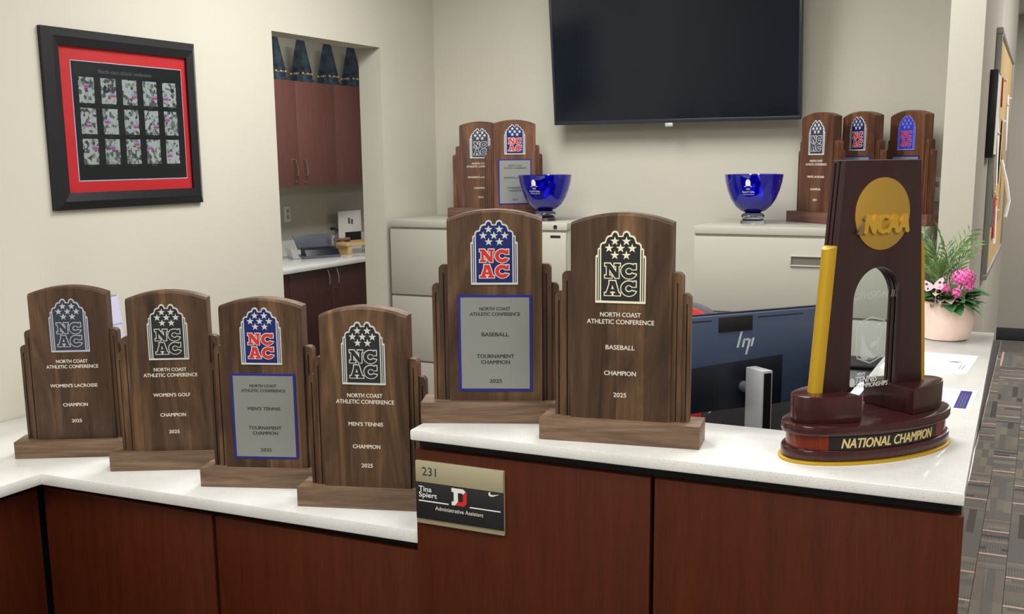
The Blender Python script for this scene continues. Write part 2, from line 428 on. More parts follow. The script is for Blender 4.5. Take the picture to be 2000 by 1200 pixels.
# ------------------------------------------------------------------ reception desk
HL, HU = .843, 1.0683
K = .9765                              # the raised desk group was measured at 1/K
def near(x, y, z=1.055): return (x*K, y*K, 1.62+(z-1.62)*K)
def slab(name, poly, z1, th, label, cat='countertop'):
    mb = MB().prism(poly, z1-th, z1, 'XY', .0035); o = mb.build(name, M['quartz']); return tag(o, label, cat)
slab('countertop', [(-2.236, .55), (-2.236, 1.845), (-1.143, 1.874), (-1.143, 2.62), (-2.797, 2.62), (-2.797, .55)], HL, .030,
     'low white quartz countertop of the desk, under the four left trophies')
slab('countertop', [(-1.1425, 1.8544), (-.0820, 1.8563), (-.1066, 3.630), (-.3635, 3.630), (-.3691, 2.155), (-1.172, 2.163)], HU, .0232,
     'raised white quartz countertop turning the corner, under the largest trophy')
desk = thing('reception_desk', 'low dark cherry reception desk front with angled wing at left', 'desk', (-1.7, 1.9, 0))
desk.location = (0, 0, 0)
box('carcass', M['black_gap'], -2.795, -2.30, .58, 2.60, .0, HL-.030, desk)
box('carcass', M['black_gap'], -2.30, -1.146, 1.902, 2.60, .0, HL-.030, desk)
for a, b in ((-2.272, -1.7140), (-1.7030, -1.1440)):
    box('front_panel', M['cherry'], a, b, 1.880, 1.900, .10, HL-.049, desk, .0012)
box('wing_panel', M['cherry'], -2.298, -2.2785, .60, 1.866, .10, HL-.050, desk, .0012)
hdesk = thing('reception_desk', 'tall dark cherry reception desk front carrying the name sign', 'desk', (0, 0, 0))
box('carcass', M['black_gap'], -1.1415, -.088, 1.892, 2.120, 0, HU-.0232, hdesk)
box('carcass', M['black_gap'], -.342, -.088, 2.120, 3.63, 0, HU-.0232, hdesk)
for a, b in ((-1.1420, -.6272), (-.6190, -.0820)):
    box('front_panel', M['cherry'], a, b, 1.870, 1.890, .02, HU-.0455, hdesk, .0012)
sp = box('side_panel', M['gloss_side'], -.087, -.084, 1.892, 3.63, .0, HU-.0240, hdesk); sp['label'] = 'glossy side panel with the carpet reflection in its colour'
box('back_panel', M['cherry'], -1.128, -.344, 2.122, 2.140, 0, HU-.0232, hdesk)
box('back_panel', M['cherry'], -.362, -.344, 2.142, 3.63, 0, HU-.0232, hdesk)
idesk = thing('work_desk', 'black inner work desk behind the raised counter', 'desk', (0, 0, 0))
box('desk_top', M['desk_black'], -1.16, -.370, 2.63, 3.43, .712, .74, idesk, .003)
box('desk_top', M['desk_black'], -.99, -.370, 3.435, 4.05, .712, .74, idesk, .003)
box('desk_top', M['desk_black'], -1.130, -.370, 2.150, 2.625, .712, .74, idesk, .003)
for x in (-1.12, -.44): box('leg', M['black_rough'], x, x+.05, 3.34, 3.39, 0, .712, idesk, .003)

# ---- name sign on the tall desk
np_ = thing('name_sign', 'tan and black room sign with number 231 on the tall desk', 'sign', near(-1.06, 1.915, .9165)); np_.scale = (K,)*3
def nz(z): return z-.9165
def nx(x): return x+1.06
box('backing_plate', M['tan'], -.105, .105, -.006, 0, -.0695, .0695, np_, .0008)
box('header_plate', M['tan'], -.1045, .1045, -.0085, -.006, .0235, .069, np_, .0006)
ins = box('name_insert', M['sign_black'], -.1045, .1045, -.0085, -.006, -.0580, .0225, np_, .0004)
def put_text(s, x, z, w_, h_, mat, parent, y, bold=0, thick=.0004, name='lettering', shear=0):
    o = obj(name, text_mesh(s, w_, h_, mat, bold, thick, shear), parent); o.location = (x, y, z); return o
put_text('231', nx(-1.131), nz(.9645), .034, .0185, M['ink'], np_, -.0085, 0, name='room_number')
put_text('Tina', nx(-1.1415), nz(.9255), .031, .0115, M['white'], np_, -.0085, .022)
put_text('Spiert', nx(-1.1350), nz(.9110), .044, .0145, M['white'], np_, -.0085, .022)
put_text('Administrative Assistant', nx(-1.060), nz(.886), .115, .0085, M['lettering'], np_, -.0085, 0)
box('rule_line', M['white'], nx(-1.158), nx(-1.085), -.0090, -.0085, nz(.8975), nz(.9000), np_)
box('rule_line', M['white'], nx(-1.034), nx(-.962), -.0090, -.0085, nz(.8975), nz(.9000), np_)
dw = [(0, 1), (.75, 1), (.93, .88), (.76, .70), (.68, .76), (.42, .76), (.42, .24), (.2, .0), (0, .0), (0, .22), (.14, .22), (.14, .78), (0, .78)]
dr = [(.93, .88), (1, .78), (1, .2), (.82, 0), (.2, .0), (.42, .24), (.68, .24), (.76, .32), (.76, .70)]
sc_ = lambda P, x, z, a, b: [(x+p[0]*a, z+p[1]*b) for p in P]
obj('letter_emblem', join_meshes('letter_emblem', [(flat([sc_(dw, nx(-1.077), nz(.8985), .036, .0375)], M['white'], -.0092, .0007), (0, 0, 0)), (flat([sc_(dr, nx(-1.077), nz(.8985), .036, .0375)], M['em_red'], -.0092, .0007), (0, 0, 0))]), np_)
sw = [(0, .55), (.06, .18), (.2, .0), (.42, .06), (1, .62), (.45, .38), (.24, .36), (.16, .55), (.2, .95), (.06, .8)]
obj('swoosh_mark', flat([sc_(sw, nx(-.990), nz(.9290), .026, .0105)], M['white'], -.0091, .0006), np_)

# ------------------------------------------------------------------ conference trophies
S_ = .1/673
def eu(P, yo=0): return [((x-463)*S_, y*S_) for x, y in P]
def mirror(P): return P+[(926-x, y) for x, y in P[::-1]]
em_out = mirror([(127, 0), (127, 612), (131, 626), (142, 633), (155, 634), (155, 706), (160, 720), (172, 727), (185, 728), (185, 752), (192, 777), (208, 794), (228, 803), (250, 807),
    (258, 830), (268, 862), (284, 882), (306, 892), (332, 895), (341, 920), (352, 938), (370, 950), (388, 953), (408, 949), (424, 937), (434, 918), (441, 888)])
em_in = mirror([(205, 32), (205, 752), (213, 770), (230, 780), (264, 786), (273, 815), (286, 850), (300, 864), (322, 872), (350, 875), (356, 900), (366, 920), (388, 930), (410, 920), (421, 900), (428, 872)])
em_s1 = [(146, 32), (158, 32), (158, 604), (146, 604)]; em_s2 = [(173, 32), (186, 32), (186, 705), (173, 705)]
mx = lambda P: [(926-x, y) for x, y in P[::-1]]
fy = lambda P: [(x, 1085-y) for x, y in P]
LN = fy([(258, 562), (326, 562), (408, 674), (408, 592), (384, 592), (384, 562), (458, 562), (458, 592), (440, 592), (440, 748), (396, 748), (314, 634), (314, 718), (345, 718), (345, 748), (258, 748), (258, 718), (282, 718), (282, 592), (258, 592)])
LA = fy([(318, 790), (396, 790), (442, 950), (460, 950), (460, 979), (374, 979), (374, 950), (396, 950), (390, 928), (332, 928), (325, 950), (347, 950), (347, 979), (256, 979), (256, 950), (278, 950), (322, 820), (318, 820)])
LAh = fy([(358, 838), (378, 898), (341, 898)])
def LCf(cy):
    o = arc(578, 1085-cy, 102, 52, 335, 22, 96); i = arc(578, 1085-cy, 50, 320, 45, 16, 46)
    return o+[(628, 1085-cy-34)]+i[0:0]+arc(578, 1085-cy, 50, -32, -330, 16, 46)+[(634, 1085-cy+26), (668, 1085-cy+26), (668, 1085-cy+94), (643, 1085-cy+94)]
star = lambda cx, cy, r: [(cx+(r if k % 2 == 0 else r*.40)*math.sin(PI*k/5), cy+(r if k % 2 == 0 else r*.40)*math.cos(PI*k/5)) for k in range(10)]
STARS = [(387, 817), (540, 817), (310, 725), (463, 725), (617, 725), (387, 633), (540, 633)]

def letter(polys, out_m, in_m, y):
    mb = MB(); hw = .00205
    for p in polys:
        q = eu(p); n = len(q)
        for i in range(n):   # raised outline: one bar per side, lengthened so that the corners close
            (x0, z0), (x1, z1) = q[i], q[(i+1) % n]; L = math.hypot(x1-x0, z1-z0)
            if L < 1e-6: continue
            ux, uz = (x1-x0)/L, (z1-z0)/L; e = hw*.85 if L > .0035 else hw*.3
            ax, az, bx, bz = x0-ux*e, z0-uz*e, x1+ux*e, z1+uz*e
            mb.prism([(ax-uz*hw, az+ux*hw), (bx-uz*hw, bz+ux*hw), (bx+uz*hw, bz-ux*hw), (ax+uz*hw, az-ux*hw)], y-.00004*(i % 4), y+.0008, 'XZ')
    a = mb.mesh('outline', out_m); b = flat([eu(p) for p in polys], in_m, y-.0006, .0006, 0)
    return join_meshes('letter', [(a, (0, 0, 0)), (b, (0, 0, 0))])
_em = {}
def emblem_meshes(metal, field, fill, strip):
    k = (metal, field, fill)
    if k in _em: return _em[k]
    mt, fm, fi, st = M[metal], M[field], M[fill], M[strip]
    d = {}
    d['plate'] = flat([eu(em_out)], mt, -.0024, .0024)
    d['field'] = join_meshes('emblem_field', [(flat([eu(em_in)], fm, -.0028, .0006), (0, 0, 0))]+[(flat([eu(q)], st, -.0028, .0006), (0, 0, 0)) for q in (em_s1, em_s2, mx(em_s1), mx(em_s2))])
    d['star'] = flat([eu(star(463, 0, 62))], mt, -.0036, .0010)
    d['letters'] = [letter([LN], mt, fi, -.0034), letter([LCf(658)], mt, fi, -.0034), letter([LA, LAh], mt, fi, -.0034), letter([LCf(886)], mt, fi, -.0034)]
    _em[k] = d; return d

BW, BD, BH, PW, PZ, PF, PT = .324, .085, .0457, .2005, .4383, .0226, .043
WIW, WIZ, WOW, WOZ = .2409, .3416, .2725, .301
base_me = MB().box(-BW/2, BW/2, -BD/2, BD/2, 0, BH, .0012).mesh('base', M['walnut_h'])
def panel_mesh():
    R = (PW/2)**2/(2*(.4572-PZ))+(.4572-PZ)/2; cz = .4572-R; a = math.degrees(math.asin(PW/2/R))
    poly = [(-PW/2, BH), (PW/2, BH)]+arc(0, cz, R, 90-a, 90+a, 20)
    bm = MB().prism(poly, -PF, -PF+PT, 'XZ'); 
    es = [e for e in bm.bm.edges if abs(e.verts[0].co.y+PF) < 1e-5 and abs(e.verts[1].co.y+PF) < 1e-5 and max(v.co.z for v in e.verts) > PZ-.001 and min(v.co.z for v in e.verts) > BH+.01]
    bmesh.ops.bevel(bm.bm, geom=es, offset=.0055, segments=1, affect='EDGES')
    return bm.mesh('panel', M['walnut'])
panel_me = panel_mesh()
def wing_mesh(xa, xb, ztop, yf, yb, side):
    # strip with a groove cut down its face; the outer upper corner is rounded
    w_ = xb-xa; g0 = xa+w_*.42; g1 = g0+.0028; d = .0045; zt = ztop-.020
    mb = MB()
    prof = [(xa, yb), (xb, yb), (xb, yf), (g1, yf), (g1, yf+d), (g0, yf+d), (g0, yf), (xa, yf)]
    mb.prism([(x*side, y) for x, y in prof], BH, zt, 'XY')
    r = min(.011, w_*.8)
    cap = [(xa, zt), (xb, zt)]+arc(xb-r, ztop-r, r, 0, 90, 6)+[(xa, ztop)]
    mb.prism([(x*side, z) for x, z in cap], yf, yb, 'XZ')
    return mb.mesh('wing', M['walnut'])
wings = [wing_mesh(PW/2, WIW/2, WIZ, -.013, .016, 1), wing_mesh(PW/2, WIW/2, WIZ, -.013, .016, -1),
         wing_mesh(WIW/2, WOW/2, WOZ, -.008, .013, 1), wing_mesh(WIW/2, WOW/2, WOZ, -.008, .013, -1)]

def trophy(label, loc, yaw, style, lines, group, em_z, sc=1, warm=False):
    t = thing('award_trophy', label, 'trophy', loc, math.radians(yaw), group); t.scale = (sc,)*3
    for n_, me in [('base', base_me), ('panel', panel_me)]+[('side_wing', w_) for w_ in wings]:
        o = obj(n_, me, t)
        if warm: o.material_slots[0].link = 'OBJECT'; o.material_slots[0].material = M['walnut_hw' if n_ == 'base' else 'walnut_w']
    E = emblem_meshes(*style['em'])
    e = obj('emblem', E['plate'], t, (0, -PF, em_z)); e.scale = (1, 1, style.get('es', 1))
    obj('emblem_field', E['field'], e)
    for sx, sy in STARS: obj('star', E['star'], e, ((sx-463)*S_, 0, sy*S_))
    for L in E['letters']: obj('letter', L, e)
    par, mat = t, M['lettering']
    y = -PF
    if style.get('plaque'):
        p = obj('plaque', plaque_me, t, (0, -PF, .1725)); p['label'] = 'blue edged plaque'
        sp_ = obj('silver_plate', plate_me, p)
        par, mat, y = t, M['ink'], -PF-.0026
    for s, z, w_, h_ in lines:
        o = obj('lettering', text_mesh(s, w_, h_, mat, .028, .0004), par, (0, y, z))
    return t
plaque_me = MB().box(-.079, .079, -.0018, 0, -.1045, .1045, .0004, 1).mesh('plaque', M['plaque_blue'])
plate_me = MB().box(-.0735, .0735, -.0026, -.0016, -.099, .099, .0002, 1).mesh('silver_plate', M['plaque_silver'])
def champ(sport, w_, year='2025'):
    return [('NORTH COAST', .2580, .081, .0088), ('ATHLETIC CONFERENCE', .2437, .134, .0090), (sport, .1925, w_, .0090), ('CHAMPION', .1405, .0635, .0090), (year, .0965, .026, .0088)]
def tourn(sport, w_, year='2025'):
    return [('NORTH COAST', .2475, .0655, .0070), ('ATHLETIC CONFERENCE', .2360, .107, .0072), (sport, .1920, w_, .0082), ('TOURNAMENT', .1448, .080, .0080), ('CHAMPION', .1318, .062, .0080), (year, .0905, .0265, .0080)]
ch = lambda m, f: dict(em=(m, f, f, f))  # one emblem metal and black fill; differing tints imitate reflections
to = dict(em=('em_silver', 'em_blue', 'em_red', 'em_blue'), plaque=1, es=.965)
GD = 'conference trophies lined up on the desk'; GC = 'conference trophies on the filing cabinets'
trophy("walnut trophy reading Women's Lacrosse, farthest left on the low counter", (-2.289, 2.030, HL), 29.6, ch('em_cool_refl', 'em_field_refl'), champ("WOMEN'S LACROSSE", .122), GD, .283)
trophy("walnut trophy reading Women's Golf, second from the left on the low counter", (-1.963, 2.046, HL), 28.9, ch('em_silver', 'em_black'), champ("WOMEN'S GOLF", .092), GD, .283)
trophy("walnut trophy with silver plaque reading Men's Tennis Tournament Champion", (-1.645, 2.021, HL), 19.9, to, tourn("MEN'S TENNIS", .0795), GD, .299)
trophy("walnut trophy reading Men's Tennis in silver letters, no plaque, beside the tall desk", (-1.333, 1.987, HL), 16.3, ch('em_silver', 'em_black'), champ("MEN'S TENNIS", .080), GD, .283)
trophy('walnut trophy with silver plaque reading Baseball Tournament Champion', near(-1.043, 2.056), 22.4, to, tourn('BASEBALL', .058), GD, .299, K)
trophy('walnut trophy reading Baseball in white letters, no plaque, on the raised counter', near(-.734, 2.003), 8.8, ch('em_warm_refl', 'em_black'), champ('BASEBALL', .058), GD, .281, K)
HBK = 1.3335
trophy("walnut trophy reading Women's Lacrosse 2024 on the left filing cabinet, at the back", (-2.470, 4.728, HBK), 22, ch('em_white', 'em_field_refl'), champ("WOMEN'S LACROSSE", .122, '2024'), GC, .283, 1, True)
trophy('walnut trophy with silver plaque on the left filing cabinet, behind the blue bowl', (-2.240, 4.622, HBK), 38, to, tourn("WOMEN'S LACROSSE", .108, '2024'), GC, .299, 1, True)
trophy("walnut trophy reading Men's Lacrosse, leftmost on the right filing cabinet", (-.849, 4.700, HBK), -40.7, ch('em_white', 'em_field_refl'), champ("MEN'S LACROSSE", .108, '2024'), GC, .283, 1, True)
trophy('walnut trophy with navy and red emblem, middle of three on the right filing cabinet', (-.686, 4.715, HBK), -42.7, to, tourn("MEN'S SOCCER", .09, '2024'), GC, .299, 1, True)
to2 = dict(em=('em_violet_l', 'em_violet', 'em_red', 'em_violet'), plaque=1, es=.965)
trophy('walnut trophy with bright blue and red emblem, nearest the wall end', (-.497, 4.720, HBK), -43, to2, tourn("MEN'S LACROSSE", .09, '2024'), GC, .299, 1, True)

# ------------------------------------------------------------------ national champion trophy
nt = thing('championship_trophy', 'tall dark mahogany arch trophy with gold disc, reading National Champion', 'trophy', near(-.277, 2.135), math.radians(51.95)); nt.scale = (K,)*3
def ell(a, b, n=72, a0=0, a1=360): return [(a*math.cos(math.radians(a0+(a1-a0)*i/n)), b*math.sin(math.radians(a0+(a1-a0)*i/n))) for i in range(n if a1-a0 == 360 else n+1)]
def disc(name, mat, a, b, z0, z1, bev=.002): return MB().prism(ell(a, b), z0, z1, 'XY', bev).build(name, mat, nt)
disc('gold_rim', M['gold'], .2006, .0999, 0, .0060)
disc('lower_plinth', M['mahog'], .1960, .0955, .0060, .0265, .004)
disc('middle_band', M['mahog_r'], .186, .0880, .0265, .0530, 0)
disc('upper_plinth', M['mahog'], .1975, .0940, .0530, .0730, .005)
def curved_label(name, a, b, t0, t1, z0, z1, th, mat):
    o = ell(a+th, b+th, 24, t0, t1); i = ell(a-.001, b-.001, 24, t1, t0)
    return MB().prism(o+i, z0, z1, 'XY').build(name, mat, nt)
lab = curved_label('label_band', .186, .0880, 219, 303, .0275, .0520, .0022, M['black'])
curved_label('label_edge', .186, .0880, 211, 218.6, .0270, .0525, .0018, M['mahog_r'])
curved_label('label_edge', .186, .0880, 303.4, 318, .0270, .0525, .0018, M['mahog_r'])
curved_label('label_edge', .186, .0880, 318.4, 352, .0270, .0525, .0012, M['mahog'])
# lettering bent round the band
tm = text_mesh('NATIONAL CHAMPION', 1.0, .0178, M['gold_text'], .035, .0008, .25).copy()
A_, B_ = .1884, .0903
ths = [math.radians(228+(297-228)*i/200) for i in range(201)]; pts_ = [(A_*math.cos(t), B_*math.sin(t)) for t in ths]
cum = [0]
for p, q in zip(pts_, pts_[1:]): cum.append(cum[-1]+math.dist(p, q))
for v in tm.vertices:
    sarc = (v.co.x+.5)*cum[-1]; k = min(max(0, int((v.co.x+.5)*200)), 199)
    while k < 199 and cum[k+1] < sarc: k += 1
    while k > 0 and cum[k] > sarc: k -= 1
    f = (sarc-cum[k])/(cum[k+1]-cum[k]); x = pts_[k][0]+(pts_[k+1][0]-pts_[k][0])*f; y = pts_[k][1]+(pts_[k+1][1]-pts_[k][1])*f
    nx_, ny_ = x/A_**2, y/B_**2; L = math.hypot(nx_, ny_); off = -v.co.y
    v.co = (x+nx_/L*off, y+ny_/L*off, .0398+v.co.z)
obj('lettering', tm, nt)['label'] = 'gold lettering'
# the two half-oval blocks under the legs
def half_block(x_in, sgn):
    a_, b_ = .183, .0680
    a0 = math.degrees(math.acos(abs(x_in)/a_)); P = [(sgn*a_*math.cos(math.radians(t)), b_*math.sin(math.radians(t))) for t in [-a0+2*a0*i/40 for i in range(41)]]
    MB().prism(P, .0730, .1240, 'XY', .0025).build('leg_block', M['mahog'], nt)
half_block(.050, 1); half_block(.076, -1)
# tower: tapered boards, one behind the other, cut by the arch
ZB, ZT, W0, W1, AW, AT = .1240, .5522, .1255, .0929, .0602, .354
def tower(y0, y1, dx, mat, z1, name='tower_board', aw=AW):
    w = lambda z: W0+(W1-W0)*(z-ZB)/(ZT-ZB)+dx
    P = [(-w(ZB), ZB), (-aw, ZB)]+arc(0, AT-aw*1.08, aw, 180, 0, 26, aw*1.08)+[(aw, ZB), (w(ZB), ZB), (w(z1), z1), (-w(z1), z1)]
    return MB().prism(P, y0, y1, 'XZ', .0009).build(name, mat, nt)
tower(-.0115, .0030, 0, M['mahog_d'], ZT)
tower(.0030, .0060, -.0030, M['black'], ZT-.004, 'tower_inlay', AW+.0050)
tower(.0060, .0140, 0, M['mahog_d'], ZT)
tower(.0140, .0160, -.0030, M['black'], ZT-.004, 'tower_inlay', AW+.0012)
tower(.0160, .0235, .001, M['mahog_d'], ZT-.003)
MB().box(-W1+.001, W1-.001, -.0110, .0230, ZT, ZT+.0012, 0).build('top_cap', M['top_sheen'], nt)
def fin(sgn):
    # gold quarter-round fin along each sloping side
    rings = []
    for z in (ZB, .398):
        w = W0+(W1-W0)*(z-ZB)/(ZT-ZB)
        ring = [(w-.0005, -.0105), (w-.0005, .0200)]+[(w+.019*math.sin(math.radians(a)), .0045+.0155*math.cos(math.radians(a))) for a in range(20, 165, 16)]
        rings.append([(sgn*x, y, z if z == ZB else z-(x-w)*.35) for x, y in ring])
    return MB().loft(rings).build('gold_fin', M['gold'], nt)
fin(-1); fin(1)
dz = .454
gd = MB().prism([(x, z+dz) for x, z in ell(.0675, .0675, 64)], -.0115, -.0142, 'XZ', .0006).build('gold_disc', M['gold_disc'], nt)
tg = text_mesh('NCAA', .108, .0335, M['gold_letter'], .085, .0060, .22).copy()
o = obj('raised_letters', tg, nt, (.0060, -.0138, dz-.0185))
ms = [(-.0645, -.0175), (-.0525, -.0175), (-.0425, .0055), (-.0525, .0055)]
obj('raised_letters', flat([[(x, z+dz-.0185) for x, z in ms]], M['gold_dark'], -.0185, .0045), nt)
obj('raised_letters', flat([[(x, z+dz-.0185) for x, z in [(-.0515, .008), (-.0415, .008), (-.0375, .0170), (-.0475, .0170)]]], M['gold_dark'], -.0185, .0045), nt)
# clear pane standing in the arch, with frosted artwork
pane = MB().box(-.0640, .0640, .0034, .0056, .0730, .357).build('glass_pane', M['pane_glass'], nt); pane['label'] = 'clear pane with frosted artwork'
yg = .0033
def gtext(s, x, z, w_, h_, mat, shear=.2, bold=.03):
    o = obj('etching', text_mesh(s, w_, h_, mat, bold, .0003, shear), nt, (x, yg, z)); return o
gtext('DIVISION III', .009, .300, .108, .0140, M['etch'], .2, 0)
gtext("MEN'S", -.019, .1475, .021, .0062, M['etch_w'])
gtext('TENNIS', -.0045, .1365, .055, .0130, M['etch_w'])
gtext('CHAMPIONSHIPS', .0075, .1245, .087, .0090, M['etch_w'])
obj('etching', flat([[(-.041+p[0], .1325+p[1]) for p in ell(.0075, .0085, 24)]], M['etch_w'], yg-.0001, .0003), nt)
sh = [(-.040, .0), (-.046, .010), (-.046, .060), (-.040, .072), (0, .080), (.040, .072), (.046, .060), (.046, .010), (.040, .0), (0, -.012)]
SHZ, SK = .1780, .82
ring_ = lambda P, k: [(x*k, .034+(z-.034)*k) for x, z in P]
obj('etching', flat([[(x*SK+.002, z+SHZ) for x, z in sh], [(x*SK+.002, z+SHZ) for x, z in ring_(sh, .93)]], M['etch_m'], yg, .0003), nt)
obj('etching', flat([[(x*SK+.002, z+SHZ) for x, z in ring_(sh, .87)]], M['etch'], yg, .0003), nt)
# the player, a plain racket and a ball inside the shield
body = [(-.030, .004), (-.030, .052), (-.022, .040), (-.016, .026), (-.004, .014), (.012, .004), (.020, .000), (.010, -.003), (-.006, .001), (-.010, -.004), (-.024, -.003)]
obj('etching', flat([[(x*SK+.002, z+SHZ) for x, z in body]], M['etch_m'], yg-.0003, .0003), nt)
rk = [[(.024+.009*math.cos(t*PI/12), .050+.015*math.sin(t*PI/12)) for t in range(24)], [(.024+.0072*math.cos(t*PI/12), .050+.013*math.sin(t*PI/12)) for t in range(24)]]
obj('etching', flat([[(x*SK+.002, z+SHZ) for x, z in p] for p in rk]+[[(.0232*SK+.002, .036+SHZ), (.0250*SK+.002, .036+SHZ), (.0215*SK+.002, .012+SHZ), (.0195*SK+.002, .012+SHZ)]], M['etch_m'], yg-.0003, .0003), nt)
obj('etching', flat([[(.008*SK+.002+.008*math.cos(t*PI/9), .026+SHZ+.0055*math.sin(t*PI/9)+.003*math.cos(t*PI/9)) for t in range(18)]], M['etch_m'], yg-.0003, .0003), nt)
obj('etching', flat([[(-.008+.003*math.cos(t*PI/6), .070+SHZ+.003*math.sin(t*PI/6)) for t in range(12)]], M['etch_m'], yg-.0003, .0003), nt)

# ------------------------------------------------------------------ filing cabinets
def filing_cabinet(label, x0, x1, y0, hx):
    t = thing('filing_cabinet', label, 'filing cabinet', ((x0+x1)/2, (y0+YB)/2, 0)); cx, cy = (x0+x1)/2, (y0+YB)/2
    a, b, f, r = x0-cx, x1-cx, y0-cy, 4.86-cy
    box('body', M['metal_cab'], a+.002, b-.002, f+.012, r, .03, 1.300, t, .002)
    box('top_panel', M['metal_cab'], a, b, f-.002, r+.005, 1.3005, HBK, t, .003)
    for z0 in (.03, .346, .663, .98):
        z1 = z0+.311
        d = box('drawer', M['metal_cab'], a+.004, b-.004, f-.004, f+.012, z0+.003, z1, t, .002)
        zc = z0+.224
        box('handle', M['metal_cab'], hx[0]-cx, hx[1]-cx, f-.012, f-.004, zc+.013, zc+.019, d, .0015)
        box('handle', M['metal_cab'], hx[0]-cx, hx[1]-cx, f-.012, f-.004, zc-.025, zc-.019, d, .0015)
        box('handle', M['metal_cab'], hx[0]-cx, hx[0]-cx+.005, f-.012, f-.004, zc-.019, zc+.013, d, .0015)
        box('handle', M['metal_cab'], hx[1]-cx-.005, hx[1]-cx, f-.012, f-.004, zc-.019, zc+.013, d, .0015)
        box('handle_recess', M['metal_dark'], hx[0]-cx+.005, hx[1]-cx-.005, f-.0055, f-.0035, zc-.019, zc+.013, d)
    MB().prism([(b-.055+.0085*math.cos(k*PI/8), 1.316+.0085*math.sin(k*PI/8)) for k in range(16)], f-.006, f, 'XZ').build('lock', M['black'], t)
    box('label_tag', M['black_rough'], b-.078, b-.030, f-.0052, f-.0038, 1.268, 1.279, t)
    return t
filing_cabinet('wide putty metal filing cabinet in the back left corner, under two trophies and a bowl', -2.775, -1.862, 4.37, (-2.37, -2.27))
filing_cabinet('wide putty metal filing cabinet under the right half of the screen', -1.292, -.392, 4.37, (-.892, -.750))

# ------------------------------------------------------------------ wall screen
tv = thing('television', 'large black flat screen mounted high on the back wall, tilted down', 'television', (-1.512, 4.735, 1.765))
tv.rotation_euler = (math.radians(6.5), 0, 0)
TW, TH = 1.135, .652
box('housing', M['black'], -TW/2, TW/2, 0, .035, 0, TH, tv, .004)
box('rear_housing', M['black_rough'], -TW*.36, TW*.36, .035, .062, .05, TH*.75, tv, .006)
for a, b, c, d in ((-TW/2, TW/2, 0, .016), (-TW/2, TW/2, TH-.011, TH), (-TW/2, -TW/2+.011, .016, TH-.011), (TW/2-.011, TW/2, .016, TH-.011)):
    box('bezel', M['tv_bezel'], a, b, -.004, 0, c, d, tv, .0015)
box('screen', M['screen'], -TW/2+.011, TW/2-.011, -.0015, 0, .016, TH-.011, tv)
box('sensor', M['silver'], -.030, -.006+.012, -.003, .02, -.018, -.0005, tv, .003)
box('wall_bracket', M['black_rough'], -.20, .20, .062, .068, .22, .46, tv)

# ------------------------------------------------------------------ blue bowls
bowl_prof = [(.030, .0475), (.052, .055), (.075, .075), (.094, .104), (.108, .140), (.117, .175), (.1215, .2055), (.1180, .2055), (.1135, .176), (.1045, .142), (.0905, .108), (.071, .080), (.046, .061), (.001, .056)]
foot_prof = [(.050, 0), (.052, .006), (.050, .015), (.042, .020), (.046, .026), (.049, .032), (.046, .039), (.040, .0435), (.032, .0475), (.001, .0475)]
bowl_me = MB().lathe([(.001, .0478)]+bowl_prof, 56, cap=False).mesh('bowl', M['blue_glass'])
foot_me = MB().lathe([(.001, 0)]+foot_prof, 44, cap=False).mesh('foot', M['clear_glass'])
for me in (bowl_me, foot_me): me.polygons.foreach_set('use_smooth', [True]*len(me.polygons))
arch_mark = join_meshes('etched_mark', [(flat([[(-.010, 0), (.010, 0), (.010, .017), (.006, .025), (0, .028), (-.006, .025), (-.010, .017)]], M['white'], 0, .0004), (0, 0, 0)), (flat([[(-.016, -.004), (.016, -.004), (.016, -.0015), (-.016, -.0015)]], M['white'], 0, .0004), (0, 0, 0))])
def bend(me, R0):   # wrap flat marks round the bowl
    for v in me.vertices:
        x, y, z = v.co
        zz = z
        # radius of the bowl at this height
        pr = [(.055, .052), (.075, .075), (.104, .094), (.140, .108), (.175, .117), (.2055, .1215)]
        h = min(max(zz, .056), .205)
        for (h0, r0), (h1, r1) in zip(pr, pr[1:]):
            if h0 <= h <= h1: R = r0+(r1-r0)*(h-h0)/(h1-h0); break
        R += .0006-y; a = x/R; v.co = (R*math.sin(a), -R*math.cos(a), zz)
def glass_bowl(label, loc, rz):
    t = thing('glass_bowl', label, 'bowl', loc, rz, 'cobalt bowls on the filing cabinets')
    obj('bowl', bowl_me, t); obj('foot', foot_me, t)['label'] = 'clear glass foot'
    items = [(arch_mark, (0, 0, .160)), (text_mesh('2024', .016, .006, M['white'], 0, .0003), (0, 0, .148)), (text_mesh('Dennis M. Collins', .050, .008, M['white'], 0, .0003), (0, 0, .136)), (text_mesh('All Sports Award', .044, .006, M['white'], 0, .0003), (0, 0, .125))]
    me = join_meshes('etched_mark', items); bend(me, 0); obj('etched_mark', me, t)
    return t
glass_bowl('cobalt blue glass bowl on the left filing cabinet, in front of a trophy', (-2.032, 4.515, HBK), math.radians(-2))
glass_bowl('cobalt blue glass bowl alone on the right filing cabinet', (-1.095, 4.565, HBK), math.radians(2))

